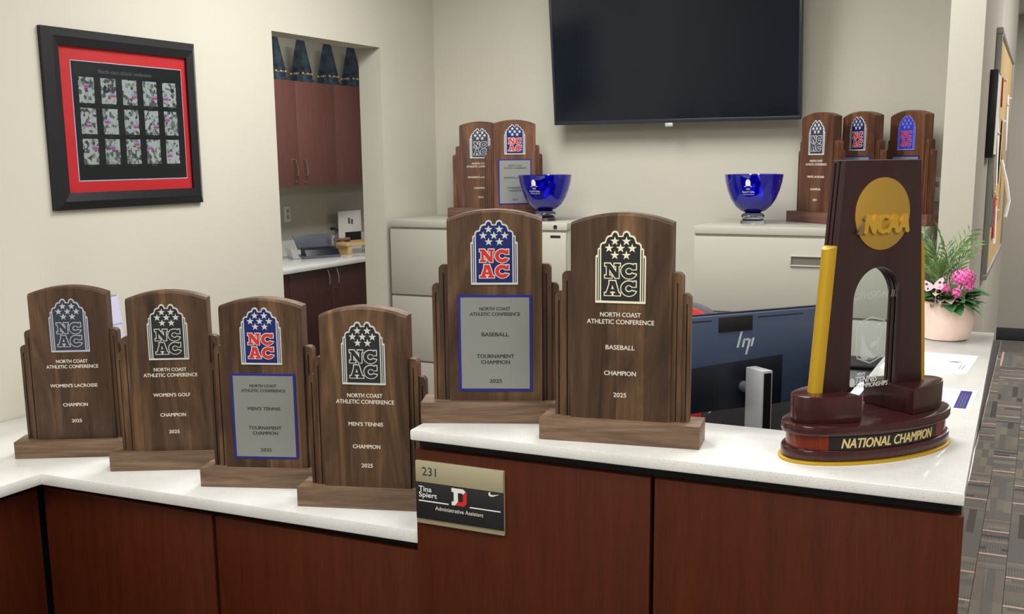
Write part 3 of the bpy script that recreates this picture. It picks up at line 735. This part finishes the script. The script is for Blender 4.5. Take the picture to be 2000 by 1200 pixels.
# ------------------------------------------------------------------ framed print on the left wall (built facing -Y, turned to face +X)
fr = thing('picture_frame', 'wide black frame with red mat and fifteen small photographs on left wall', 'picture', (XL, 2.7815, 1.750), PI/2)
FW, FH = .3360, .282
def mitre(name, mat, hw, hh, w_, y_out, y_in, parent, y_back):
    # four mitred sloping frame members
    for k in range(4):
        a, b = (hw, hh) if k % 2 == 0 else (hh, hw)
        P = [(-a, -b), (a, -b), (a-w_, -b+w_), (-a+w_, -b+w_)]
        c, s = [(1, 0), (0, 1), (-1, 0), (0, -1)][k]
        bm = MB(); v = []
        for y, which in ((y_back, 0), (None, 1)):
            for j, (x, z) in enumerate(P):
                yy = y_back if which == 0 else (y_out if j < 2 else y_in)
                v.append(bm.bm.verts.new((c*x-s*z, yy, s*x+c*z)))
        F = bm.bm.faces
        fs = [F.new(v[0:4]), F.new(v[4:8][::-1])]+[F.new((v[i], v[(i+1) % 4], v[4+(i+1) % 4], v[4+i])) for i in range(4)]
        bmesh.ops.recalc_face_normals(bm.bm, faces=fs); bm.build(name, mat, parent)
mitre('frame_member', M['frame_black'], FW, FH, .027, -.014, -.032, fr, 0)
mitre('frame_member', M['frame_black'], FW-.027, FH-.027, .027, -.032, -.024, fr, 0)
box('backing', M['black_rough'], -FW+.05, FW-.05, -.012, 0, -FH+.05, FH-.05, fr)
box('red_mat', M['red'], -.284, .284, -.0135, -.012, -.231, .231, fr)
box('white_fillet', M['white'], -.2330, .2600, -.0145, -.0135, -.1930, .187, fr)
box('navy_fillet', M['navy'], -.2310, .2575, -.0155, -.0145, -.1900, .185, fr)
prn = box('print', M['black'], -.2275, .2535, -.0165, -.0155, -.1865, .1820, fr)
ph = MB().box(-.032, .032, -.0006, 0, -.041, .041).mesh('photo', M['collage'])
tagb = MB().box(-.011, .011, -.0010, -.0006, -.007, .007).mesh('photo_badge', M['badge_blue']); tagr = MB().box(-.010, .010, -.0014, -.0010, -.005, .001).mesh('photo_badge', M['em_red'])
for r_ in range(3):
    for c_ in range(5):
        p = obj('photo', ph, fr, (-.177+.0925*c_, -.0165, .096-.0975*r_))
        sx, sz = random.choice((-1, 0, 1))*.017, random.choice((-.5, .5, 1, 0))*.026
        obj('photo_badge', tagb, p, (sx, 0, sz)); obj('photo_badge', tagr, p, (sx, 0, sz))
        put_text(random.choice(['2010-2011', '2014-2015', 'SWIMMING', 'SOCCER']), -.177+.0925*c_, .096-.0975*r_-.047, .022, .003, M['grey_plastic'], fr, -.0165, 0, .0002)
put_text('North coast athletic conference', -.005, .158, .235, .013, M['grey_plastic'], fr, -.0165, .01, .0003)
gl = box('glazing', M['pane_glass'], -.2785, .2785, -.0212, -.0200, -.2275, .2275, fr)

# ------------------------------------------------------------------ plant pot
pot = thing('potted_plant', 'blush pink pot with palm fronds and magenta flowers at the counter end', 'plant', near(-.243, 3.545)); pot.scale = (K,)*3
def potw(z): return .068+.012*math.sin(PI*min(z/.115, 1)*.85)
prof = [(.001, 0), (.060, 0), (.068, .004)]+[(potw(z/100), z/100) for z in (1.5, 3, 4.5, 6, 7.5, 9, 10.3)]+[(.0735, .113), (.0765, .118), (.0735, .1185), (.070, .112), (.068, .095), (.001, .095)]
pm = MB().lathe(prof, 48, cap=False)
for v in pm.bm.verts:   # soft folds pinched into the clay
    a = math.atan2(v.co.y, v.co.x); r = math.hypot(v.co.x, v.co.y)
    if r > .05: k = 1+.022*math.sin(3*a+v.co.z*45)+.012*math.sin(5*a-v.co.z*70); v.co.x *= k; v.co.y *= k
pm.build('pot', M['pot'], pot)
MB().lathe([(.001, .096), (.066, .100), (.040, .108), (.001, .112)], 24, cap=False).build('soil', M['soil'], pot)
def leaf_mesh(L, W, fold=.25, curl=.35, n=6):
    mb = MB()
    rows = []
    for i in range(n+1):
        t = i/n; w_ = W*math.sin(PI*min(1, t*.92+.06))**.8*(1-.15*t); y = L*t; z = -curl*L*t*t
        rows.append([(-w_, y, z+fold*w_), (0, y, z), (w_, y, z+fold*w_)])
    vs = [[mb.bm.verts.new(p) for p in r] for r in rows]
    for a, b in zip(vs, vs[1:]):
        for j in (0, 1): mb.bm.faces.new((a[j], a[j+1], b[j+1], b[j]))
    return mb
def place_leaf(name, me, parent, loc, yaw, pitch, roll=0, s=1):
    o = obj(name, me, parent, loc); o.rotation_euler = (pitch, roll, yaw); o.scale = (s, s, s); return o
lg = leaf_mesh(.060, .021).mesh('leaf', M['leaf']); ll = leaf_mesh(.055, .017, .2, .5).mesh('leaf', M['leaf_l'])
lv = leaf_mesh(.040, .015, .3, .3).mesh('leaf', M['leaf_v']); lp = leaf_mesh(.036, .013, .35, .4).mesh('leaf', M['leaf_p'])
for me in (lg, ll, lv, lp): me.polygons.foreach_set('use_smooth', [True]*len(me.polygons))
R = random.Random(3)
for i in range(60):   # low foliage over the rim; yaw 0 points +Y
    a = R.uniform(0, 2*PI); rr = R.uniform(.010, .055); x, y = rr*math.sin(a)*-1, rr*math.cos(a)
    left = x < .0
    me = R.choice([lv, lp, lv, lg]) if left else R.choice([lg, lg, lg, lv])
    place_leaf('leaf', me, pot, (x, y, .104+R.uniform(0, .045)*(1-rr/.08)), a, R.uniform(-.1, .8), R.uniform(-.3, .3), R.uniform(.9, 1.35))
for i, (yaw, s, me, z, pi_) in enumerate(((-80, 1.35, lg, .135, .30), (-105, 1.25, ll, .115, -.1), (-60, 1.2, lg, .14, .35), (-95, .95, ll, .10, -.55), (-125, 1.1, lg, .12, .1), (150, 1.1, lp, .118, .0), (172, 1.2, lv, .125, .2), (190, 1.2, lg, .115, .1), (140, 1.5, lp, .130, .35), (165, 1.4, lv, .142, .3), (-170, 1.35, lv, .128, .15), (120, 1.4, lv, .150, .6))):
    a = math.radians(yaw); place_leaf('leaf', me, pot, (-.045*math.sin(a), .045*math.cos(a), z), a, pi_, .2, s)
def frond(x, y, az, H, lean, n=8):
    mb = MB(); pts = []
    for i in range(9):
        t = i/8; pts.append((x-math.sin(az)*lean*t*t, y+math.cos(az)*lean*t*t, .105+H*t-.18*lean*t**3))
    mb.mi = 1; mb.tube(pts, .0016, 5, .0007); mb.mi = 0
    for k in range(n):
        t = .38+.60*k/(n-1); i = min(int(t*8), 7); f = t*8-i; p = Vector(pts[i]).lerp(Vector(pts[i+1]), f); d = (Vector(pts[i+1])-Vector(pts[i])).normalized()
        side = d.cross(Vector((math.sin(az+.6), -math.cos(az+.6), .3))).normalized()
        for sg in (-1, 1):
            dirn = (d*.95+side*sg*.75).normalized(); L = (.058-.030*abs(t-.65))*R.uniform(.75, 1.15)*(1 if k < n-1 else .8)
            wv = dirn.cross(Vector((.3, -1, .2))).normalized()*.0021
            a, b, c = p, p+dirn*L*.45+Vector((0, 0, .002)), p+dirn*L+Vector((0, 0, -.008))
            mb.face([a, b-wv, c]); mb.face([a, c, b+wv])
    return mb.build('frond', [M['palm'], M['stem']], pot)
for i in range(18):
    az = R.uniform(-PI, PI) if i > 6 else math.radians((-95, -70, 70, 95, -120, 110, -40)[i])
    frond(R.uniform(-.032, .012), R.uniform(-.02, .03), az, R.uniform(.13, .245), R.uniform(.015, .105))
flo = MB()
for k in range(4):
    a = k*PI/2; flo.face([(0, 0, .001), (.0032*math.cos(a-.5), .0032*math.sin(a-.5), .0025), (.006*math.cos(a), .006*math.sin(a), .002), (.0032*math.cos(a+.5), .0032*math.sin(a+.5), .0025)])
def cluster(c, rx, rz, n, seed):
    rr = random.Random(seed); mb = MB()
    for i in range(n):
        th = math.acos(1-1.6*(i+.5)/n); ph_ = i*2.399; d = Vector((math.sin(th)*math.cos(ph_), math.sin(th)*math.sin(ph_), math.cos(th)))
        p = Vector(c)+Vector((d.x*rx, d.y*rx, d.z*rz)); q = d.to_track_quat('Z', 'Y')
        mb.mi = 0
        for k in range(5):
            a = k*2*PI/5+rr.random(); r0, r1 = .0045, .0085
            pts3 = [(0, 0, 0), (r0*math.cos(a-.55), r0*math.sin(a-.55), .002), (r1*math.cos(a), r1*math.sin(a), .001), (r0*math.cos(a+.55), r0*math.sin(a+.55), .002)]
            mb.face([p+q@Vector(u) for u in pts3])
        mb.mi = 1; mb.sphere(p+d*.0015, .0014, 5)
    mb.mi = 0; mb.sphere(c, min(rx, rz)*.85, 10)
    mb.mi = 2; mb.tube([(c[0]*.5, c[1]*.5, .10), (c[0], c[1], c[2]-rz*.2)], .0022, 5)
    return mb.build('flower_cluster', [M['petal'], M['petal_c'], M['stem']], pot)
cluster((.044, -.030, .192), .033, .027, 64, 1); cluster((.061, -.040, .166), .012, .014, 14, 4)
cluster((.030, -.062, .146), .012, .020, 18, 2); cluster((-.008, -.048, .158), .018, .014, 20, 3)
bp = thing('plant_pick', 'pale pink butterfly pick standing among the pot leaves', 'ornament', near(-.243-.028, 3.545-.074, 1.055+.128)); bp.scale = (K,)*3
bf = [(0, .004), (.006, .012), (.020, .022), (.031, .024), (.032, .014), (.026, .006), (.028, -.004), (.022, -.012), (.010, -.010), (0, -.004)]
bf = bf+[(-x, z) for x, z in bf[::-1]][1:-1]
ho = [[(sx*.019+.0045*math.cos(t*PI/4), .010+.004*math.sin(t*PI/4)) for t in range(8)] for sx in (-1, 1)]+[[(sx*.017+.003*math.cos(t*PI/4), -.004+.003*math.sin(t*PI/4)) for t in range(8)] for sx in (-1, 1)]
bw_ = obj('wings', flat([[(x, z+.040) for x, z in P] for P in [bf]+ho], M['pick'], 0, .0012), bp); bw_.rotation_euler.y = -.18
MB().tube([(0, .001, -.02), (0, .001, .04)], .001, 6).build('stick', M['pick'], bp)

# ------------------------------------------------------------------ papers on the raised counter
def sheet(label, cx, cy, w_, h_, rz, z=HU):
    t = thing('paper_sheet', label, 'paper', near(cx, cy), rz); t.scale = (K,)*3; box('sheet', M['paper'], -w_/2, w_/2, -h_/2, h_, 0, .0005, t) if False else box('sheet', M['paper'], -w_/2, w_/2, -h_/2, h_/2, 0, .0006, t)
    return t
s1 = sheet('white sheet with faint drawings on the counter, nearest the plant pot', -.248, 3.125, .216, .279, math.radians(-3))
R2 = random.Random(5); mb = MB()
for i in range(60):
    x, y = R2.uniform(-.095, .07), R2.uniform(-.10, .07); mb.box(x, x+R2.uniform(.004, .022), y, y+.0012, .0006, .0008)
for i in range(16): mb.box(-.09+i*.010, -.086+i*.010, -.124, -.119, .0006, .0008)
mb.box(.082, .084, -.085, -.02, .0006, .0008).box(.090, .092, -.085, -.01, .0006, .0008)
mb.prism([(.040, .018), (.062, .026), (.084, .018), (.062, .010)], .0006, .0009, 'XY')
mb.build('printed_marks', M['grey_plastic'], s1)
s2 = sheet('white and blue leaflet on the counter, nearest the large trophy', -.247, 2.658, .272, .222, math.radians(-1))
box('blue_panel', M['plaque_blue'], .100, .126, -.098, .100, .0006, .0009, s2)
box('blue_panel', M['navy'], -.112, -.080, -.100, .080, .0006, .0009, s2)
box('red_mark', M['red'], -.106, -.086, -.095, -.075, .0009, .0011, s2)
mb = MB()
for i in range(9): mb.box(.028+i*.0065, .031+i*.0065, -.090, -.030-R2.uniform(0, .02), .0006, .0008)
for i in range(3): mb.box(.106+i*.006, .108+i*.006, -.090, .040+R2.uniform(0, .04), .0009, .0011)
mb.build('printed_marks', M['grey_plastic'], s2)

# ------------------------------------------------------------------ computer screen, chair, phone behind the counter
mo = thing('computer_monitor', 'slate blue computer monitor seen from behind, silver stand in front', 'monitor', (-.770, 3.180, .74), math.radians(50.4))
# local x runs along the screen, -y is the back side facing the counter
MW, Z0, Z1 = .27, .125, .420
box('screen_shell', M['slate_d'], -MW, MW, .004, .016, Z0, Z1, mo, .003)
box('back_shell', M['slate'], -MW+.004, MW-.004, -.010, .004, Z0+.004, Z1-.004, mo, .006)
MB().prism([(-.235, Z0+.004), (.125, Z0+.004), (.125, Z0+.156), (-.215, Z0+.140), (-.235, Z0+.155)], -.014, -.0085, 'XZ', .002).build('lower_cover', M['slate_d'], mo)
box('top_vent', M['black_rough'], -.110, .010, -.0135, -.009, Z1-.055, Z1-.010, mo, .001)
for x0, x1 in ((-.24, -.135), (.03, .20)): box('vent_slot', M['black'], x0, x1, -.0105, -.0095, Z1-.020, Z1-.017, mo)
sl = lambda x, z, l, h: [(x, z), (x+l, z), (x+l+h*.28, z+h), (x+h*.28, z+h)]
lg_ = [sl(-.044, .314, .0075, .048), sl(-.026, .314, .0075, .026), sl(-.0180, .3335, .0175, .0065), sl(-.0125, .291, .0075, .046), sl(.006, .314, .0075, .026)]
obj('emblem', join_meshes('emblem', [(flat([q], M['logo_silver'], -.0106, .0008), (0, 0, 0)) for q in lg_[:5]]), mo)
box('stand_column', M['silver'], -.036, .000, -.128, -.048, 0, .262, mo, .002)
box('stand_inset', M['black'], -.031, -.005, -.1292, -.1275, .0, .255, mo)
MB().tube([(-.018, -.050, .195), (-.018, -.012, .195)], .017, 14).build('stand_arm', M['grey_plastic'], mo)
box('stand_foot', M['silver'], -.10, .10, -.15, .06, 0, .008, mo, .002)

chair = thing('office_chair', 'red and grey office chair back behind the computer monitor', 'chair', (-1.305, 3.93, 0))
def back_poly(hw, z0, z1, r=.16): return [(-hw+.03, z0), (hw-.03, z0)]+arc(hw-r, z1-r*.42, r, 0, 90, 10, r*.42)+arc(-hw+r, z1-r*.42, r, 90, 180, 10, r*.42)
MB().prism(back_poly(.245, .62, 1.082), -.030, 0, 'XZ', .008).build('back_frame', M['grey_plastic'], chair)
MB().prism(back_poly(.230, .64, 1.068), -.044, -.028, 'XZ', .005).build('back_pad', M['chair_red'], chair)
box('seat', M['black_rough'], -.24, .24, -.48, -.02, .46, .54, chair, .03)
MB().tube([(0, -.22, .10), (0, -.22, .46)], .028, 12).build('post', M['black'], chair)
MB().tube([(0, -.04, .50), (0, .012, .58), (0, .015, .72)], .020, 8).build('back_support', M['black'], chair)
for k in range(5):
    a = k*2*PI/5; MB().tube([(0, -.22, .11), (.28*math.cos(a), -.22+.28*math.sin(a), .065)], .020, 8, .013).build('leg', M['black'], chair)
    MB().sphere((.28*math.cos(a), -.22+.28*math.sin(a), .032), .031, 12).build('caster', M['black'], chair)

ph_ = thing('desktop_printer', 'small black desktop printer low behind the counter, seen through the trophy arch', 'printer', (-.462, 3.315, .74), math.radians(6))
MB().prism([(-.10, 0), (.10, 0), (.10, .235), (.02, .262), (-.06, .258), (-.10, .215)], -.080, .080, 'YZ', .006).build('housing', M['black'], ph_)
box('cover', M['black_rough'], -.070, .070, -.070, .085, .258, .268, ph_, .004)
box('output_slot', M['desk_black'], -.055, .055, -.1015, -.099, .12, .135, ph_)
box('paper_label', M['white'], -.066, -.044, -.1012, -.0995, .180, .202, ph_)

vs_ = thing('tapered_vase', 'pale lavender tapered vase mostly hidden behind the two leftmost trophies', 'vase', (-2.635, 2.470, HL))
MB().lathe([(.001, 0), (.070, 0), (.072, .005), (.058, .15), (.044, .36), (.041, .36), (.055, .15), (.067, .01), (.001, .008)], 36, cap=False).build('vessel', M['lavender'], vs_)
MB().lathe([(.0445, .275), (.0520, .275), (.0465, .345), (.0440, .345)], 36, cap=False).build('label_sleeve', M['lavender'], vs_)

# ------------------------------------------------------------------ alcove beyond the doorway
def bar_pull(parent, x, y, z0, z1):
    pts = [(x, y, z0), (x+.018, y, z0+.006), (x+.030, y, z0+(z1-z0)*.28), (x+.033, y, (z0+z1)/2), (x+.030, y, z1-(z1-z0)*.28), (x+.018, y, z1-.006), (x, y, z1)]
    return MB().tube(pts, .0048, 8).build('handle', M['chrome'], parent)
uc = thing('wall_cabinet', 'cherry upper wall cabinet with bar handles inside the doorway', 'cabinet', (-4.825, 6.43, 1.435))
UX = -4.67
def U(v, ax): return v-{'x': -4.825, 'y': 6.43, 'z': 1.435}[ax]
box('carcass', M['cherry_low'], -.155, U(UX-.018, 'x'), U(5.28, 'y'), U(7.58, 'y'), 0, .715, uc)
for k, (a, b) in enumerate(((5.28, 5.74), (5.74, 6.20), (6.20, 6.66), (6.66, 7.12), (7.12, 7.58))):
    d = box('door', M['cherry_alc'], U(UX-.018, 'x'), U(UX, 'x'), U(a+.002, 'y'), U(b-.002, 'y'), .0, .715, uc, .001)
    hy = (b-.045) if k % 2 else (a+.065)
    bar_pull(d, U(UX, 'x'), U(hy, 'y'), .028, .185)
lc = thing('base_cabinet', 'dark cherry base cabinet with bar handles inside the doorway', 'cabinet', (-4.66, 6.4, 0))
def Lc(v, ax): return v-{'x': -4.66, 'y': 6.4}[ax]
box('carcass', M['black_gap'], Lc(-4.975, 'x'), Lc(-4.39, 'x'), Lc(5.19, 'y'), Lc(7.49, 'y'), .0, .889, lc)
for k, (a, b) in enumerate(((5.19, 5.65), (5.65, 6.11), (6.11, 6.57), (6.57, 7.03), (7.03, 7.49))):
    d = box('door', M['cherry_low'], Lc(-4.39, 'x'), Lc(-4.37, 'x'), Lc(a+.002, 'y'), Lc(b-.002, 'y'), .10, .885, lc, .001)
    hy = (b-.055) if k % 2 else (a+.05)
    bar_pull(d, Lc(-4.37, 'x'), Lc(hy, 'y'), .735, .880)
wt = MB().box(-4.978, -4.345, 5.15, 7.53, .89, .92, .003).build('countertop', M['quartz']); tag(wt, 'white quartz countertop inside the doorway, under the binding machine', 'countertop')
bs = MB().box(-4.978, -4.960, 5.15, 7.53, .921, 1.035, .002).build('backsplash', M['quartz']); tag(bs, 'low white quartz upstand along the alcove wall', 'backsplash')
ol = thing('wall_outlet', 'white outlet plate on the alcove wall above the countertop', 'outlet', (-4.98, 6.452, 1.226), PI/2)
box('plate', M['white'], -.036, .036, -.006, 0, -.058, .058, ol, .002)
for z in (-.022, .022): box('socket', M['alu'], -.014, .014, -.008, -.006, z-.014, z+.014, ol, .002)
# obelisk awards on the wall cabinet
ob_me = MB().loft([[(-.054, -.054, .075), (.054, -.054, .075), (.054, .054, .075), (-.054, .054, .075)], [(-.020, -.020, .300), (.020, -.020, .300), (.020, .020, .300), (-.020, .020, .300)]]).mesh('spire', M['obelisk'])
tip_me = MB().loft([[(-.020, -.020, .300), (.020, -.020, .300), (.020, .020, .300), (-.020, .020, .300)], [(-.017, -.017, .306), (.017, -.017, .306), (.017, .017, .306), (-.017, .017, .306)]]).mesh('tip', M['obelisk'])
ba_me = MB().box(-.068, .068, -.068, .068, 0, .014, .002).box(-.062, .062, -.062, .062, .014, .030, .002).box(-.055, .055, -.055, .055, .030, .062, .002).mesh('plinth', M['obelisk'])
bead_me = MB().sphere((0, 0, 0), .0085, 8).mesh('bead', M['gold_text'])
pl_me = MB().box(-.024, .024, -.0575, -.055, .064, .076).mesh('name_tab', M['alu'])
ops = ((6.175, 'dark marble obelisk award on the wall cabinet, cut by the doorway edge'), (6.478, 'dark marble obelisk award second from the doorway edge on the wall cabinet'),
       (6.800, 'dark teal obelisk award third from the left on the wall cabinet'), (7.105, 'dark teal obelisk award farthest right on the wall cabinet'))
for y, lb in ops:
    t = thing('obelisk_award', lb, 'award', (-4.815, y, 2.150), 0, 'obelisk awards on the wall cabinet')
    for n_, me in (('spire', ob_me), ('tip', tip_me), ('plinth', ba_me), ('name_tab', pl_me)): obj(n_, me, t)
    for bx, by in ((-.052, -.052), (0, -.052), (.052, -.052), (.052, 0), (.052, .052), (-.052, .052)): obj('bead', bead_me, t, (bx, by, .0685))
# binding machine
bmk = thing('binding_machine', 'grey plastic comb binding machine with raised lever on alcove countertop', 'machine', (-4.70, 6.420, .92), math.radians(62)); bmk.scale = (.86,)*3
box('base', M['smoke'], -.17, .17, -.10, .10, 0, .022, bmk, .006)
MB().prism([(-.095, .022), (.02, .022), (.02, .085), (-.06, .070)], -.145, .165, 'YZ', .006).build('front_housing', M['slate_d'], bmk)
rt = MB().prism([(-.16, .0), (.15, .0), (.17, .125), (-.19, .125)], 0, .012, 'XZ', .003).build('rear_tray', M['smoke'], bmk); rt.location = (0, .03, .07); rt.rotation_euler.x = math.radians(-14)
MB().prism([(-.24, .002), (-.16, .002), (-.18, .012), (-.25, .09), (-.265, .09)], -.05, .06, 'XZ', .002).build('side_tray', M['silver'], bmk)
MB().tube([(.165, .0, .06), (.175, .0, .15), (.19, .0, .205)], .009, 8).build('lever', M['smoke'], bmk)
MB().tube([(.192, .0, .215), (.150, -.03, .232), (.115, -.05, .236)], .014, 10).build('lever_grip', M['black'], bmk)
# bamboo riser with things
br = thing('bamboo_riser', 'light bamboo riser shelf on the alcove countertop', 'riser', (-4.66, 6.93, .92), math.radians(72))
box('shelf', M['bamboo'], -.24, .26, -.13, .13, .060, .082, br, .004)
for x in (-.22, .20): box('foot', M['bamboo'], x, x+.035, -.125, .125, 0, .060, br, .003)
rp = thing('wooden_stamp', 'small turned wooden stamp handle lying on the bamboo riser', 'stamp', (-4.74, 6.790, 1.0195), math.radians(60))
MB().loft([[(x, r*math.cos(k*PI/6), r*math.sin(k*PI/6)) for k in range(12)] for x, r in ((-.065, .008), (-.060, .015), (-.02, .014), (.01, .010), (.03, .017), (.062, .017), (.066, .010))]).build('handle', M['walnut_h'], rp)
wb = thing('display_card', 'white and black standing card behind the bamboo riser, cut by the doorway', 'card', (-4.87, 7.09, .921), math.radians(78))
box('card', M['white'], -.12, .12, -.004, .004, .0, .300, wb, .001)
box('dark_panel', M['black'], -.055, .115, -.0052, -.004, .050, .135, wb)
MB().box(-.02, .0, -.0052, -.004, .20, .245).box(.012, .03, -.0052, -.004, .195, .235).build('printed_marks', M['grey_plastic'], wb)
box('easel_back', M['black_rough'], -.02, .02, .004, .06, 0, .02, wb)

# ------------------------------------------------------------------ right-hand wall: thermostat, cork board, sign holder
th = thing('wall_thermostat', 'white thermostat on the back wall beside the right trophies', 'thermostat', (-.405, YB, 1.470))
box('cover', M['white'], -.030, .030, -.024, 0, -.050, .050, th, .004); box('dial_window', M['alu'], -.014, .014, -.0255, -.024, .010, .032, th)
cb = thing('cork_board', 'aluminium framed cork board with pinned papers on the corridor wall', 'board', near(-.196, 5.30, 1.605), PI/2); cb.scale = (K,)*3
box('cork', M['cork'], -.785, .785, -.014, 0, -.455, .455, cb)
for a, b, c, d in ((-.80, .80, .445, .468), (-.80, .80, -.468, -.445), (-.80, -.775, -.445, .445), (.775, .80, -.445, .445)):
    box('frame_rail', M['alu'], a, b, -.022, 0, c, d, cb, .002)
R3 = random.Random(11)
PPR = [(-.70, .20, .17, .22, 'paper', 0), (-.60, -.03, .20, .26, 'leaf_p', .03), (-.40, .02, .22, .28, 'paper', -.02), (-.64, -.20, .18, .15, 'grey_plastic', .04), (-.30, .26, .15, .12, 'red', 0), (-.10, .02, .20, .28, 'paper', .03), (-.34, -.25, .10, .18, 'chair_red', .05), (-.12, -.30, .12, .16, 'paper', 0), (.20, .10, .2, .28, 'leaf_p', 0), (.22, -.16, .06, .26, 'chair_red', .1), (.45, .15, .2, .26, 'paper', -.04)]
for x, z, w_, h_, mm, tilt in PPR:
    o = MB().box(-w_/2, w_/2, -.0012, 0, -h_/2, h_/2).build('pinned_paper', M[mm], cb); o.location = (x, -.015-.004*R3.random(), z); o.rotation_euler = (R3.uniform(-.06, .0), tilt, R3.uniform(-.05, .05))
    MB().sphere((0, -.006, 0), .006, 8).build('push_pin', M['white'], cb).location = (x, -.018, z+h_/2-.015)
pts = [(.02, -.018, -.02), (.03, -.045, -.12), (.02, -.06, -.2), (.0, -.05, -.27)]
MB().tube(pts, .008, 6).build('paper_streamer', M['paper'], cb)
sg = thing('sign_holder', 'slim black sign holder on the corridor wall before the cork board', 'sign', near(-.196, 4.34, 1.752), PI/2); sg.scale = (K,)*3
box('holder', M['black'], -.115, .115, -.026, 0, -.152, .152, sg, .002)
box('sign_face', M['paper'], -.095, .110, -.0275, -.026, -.140, .140, sg)
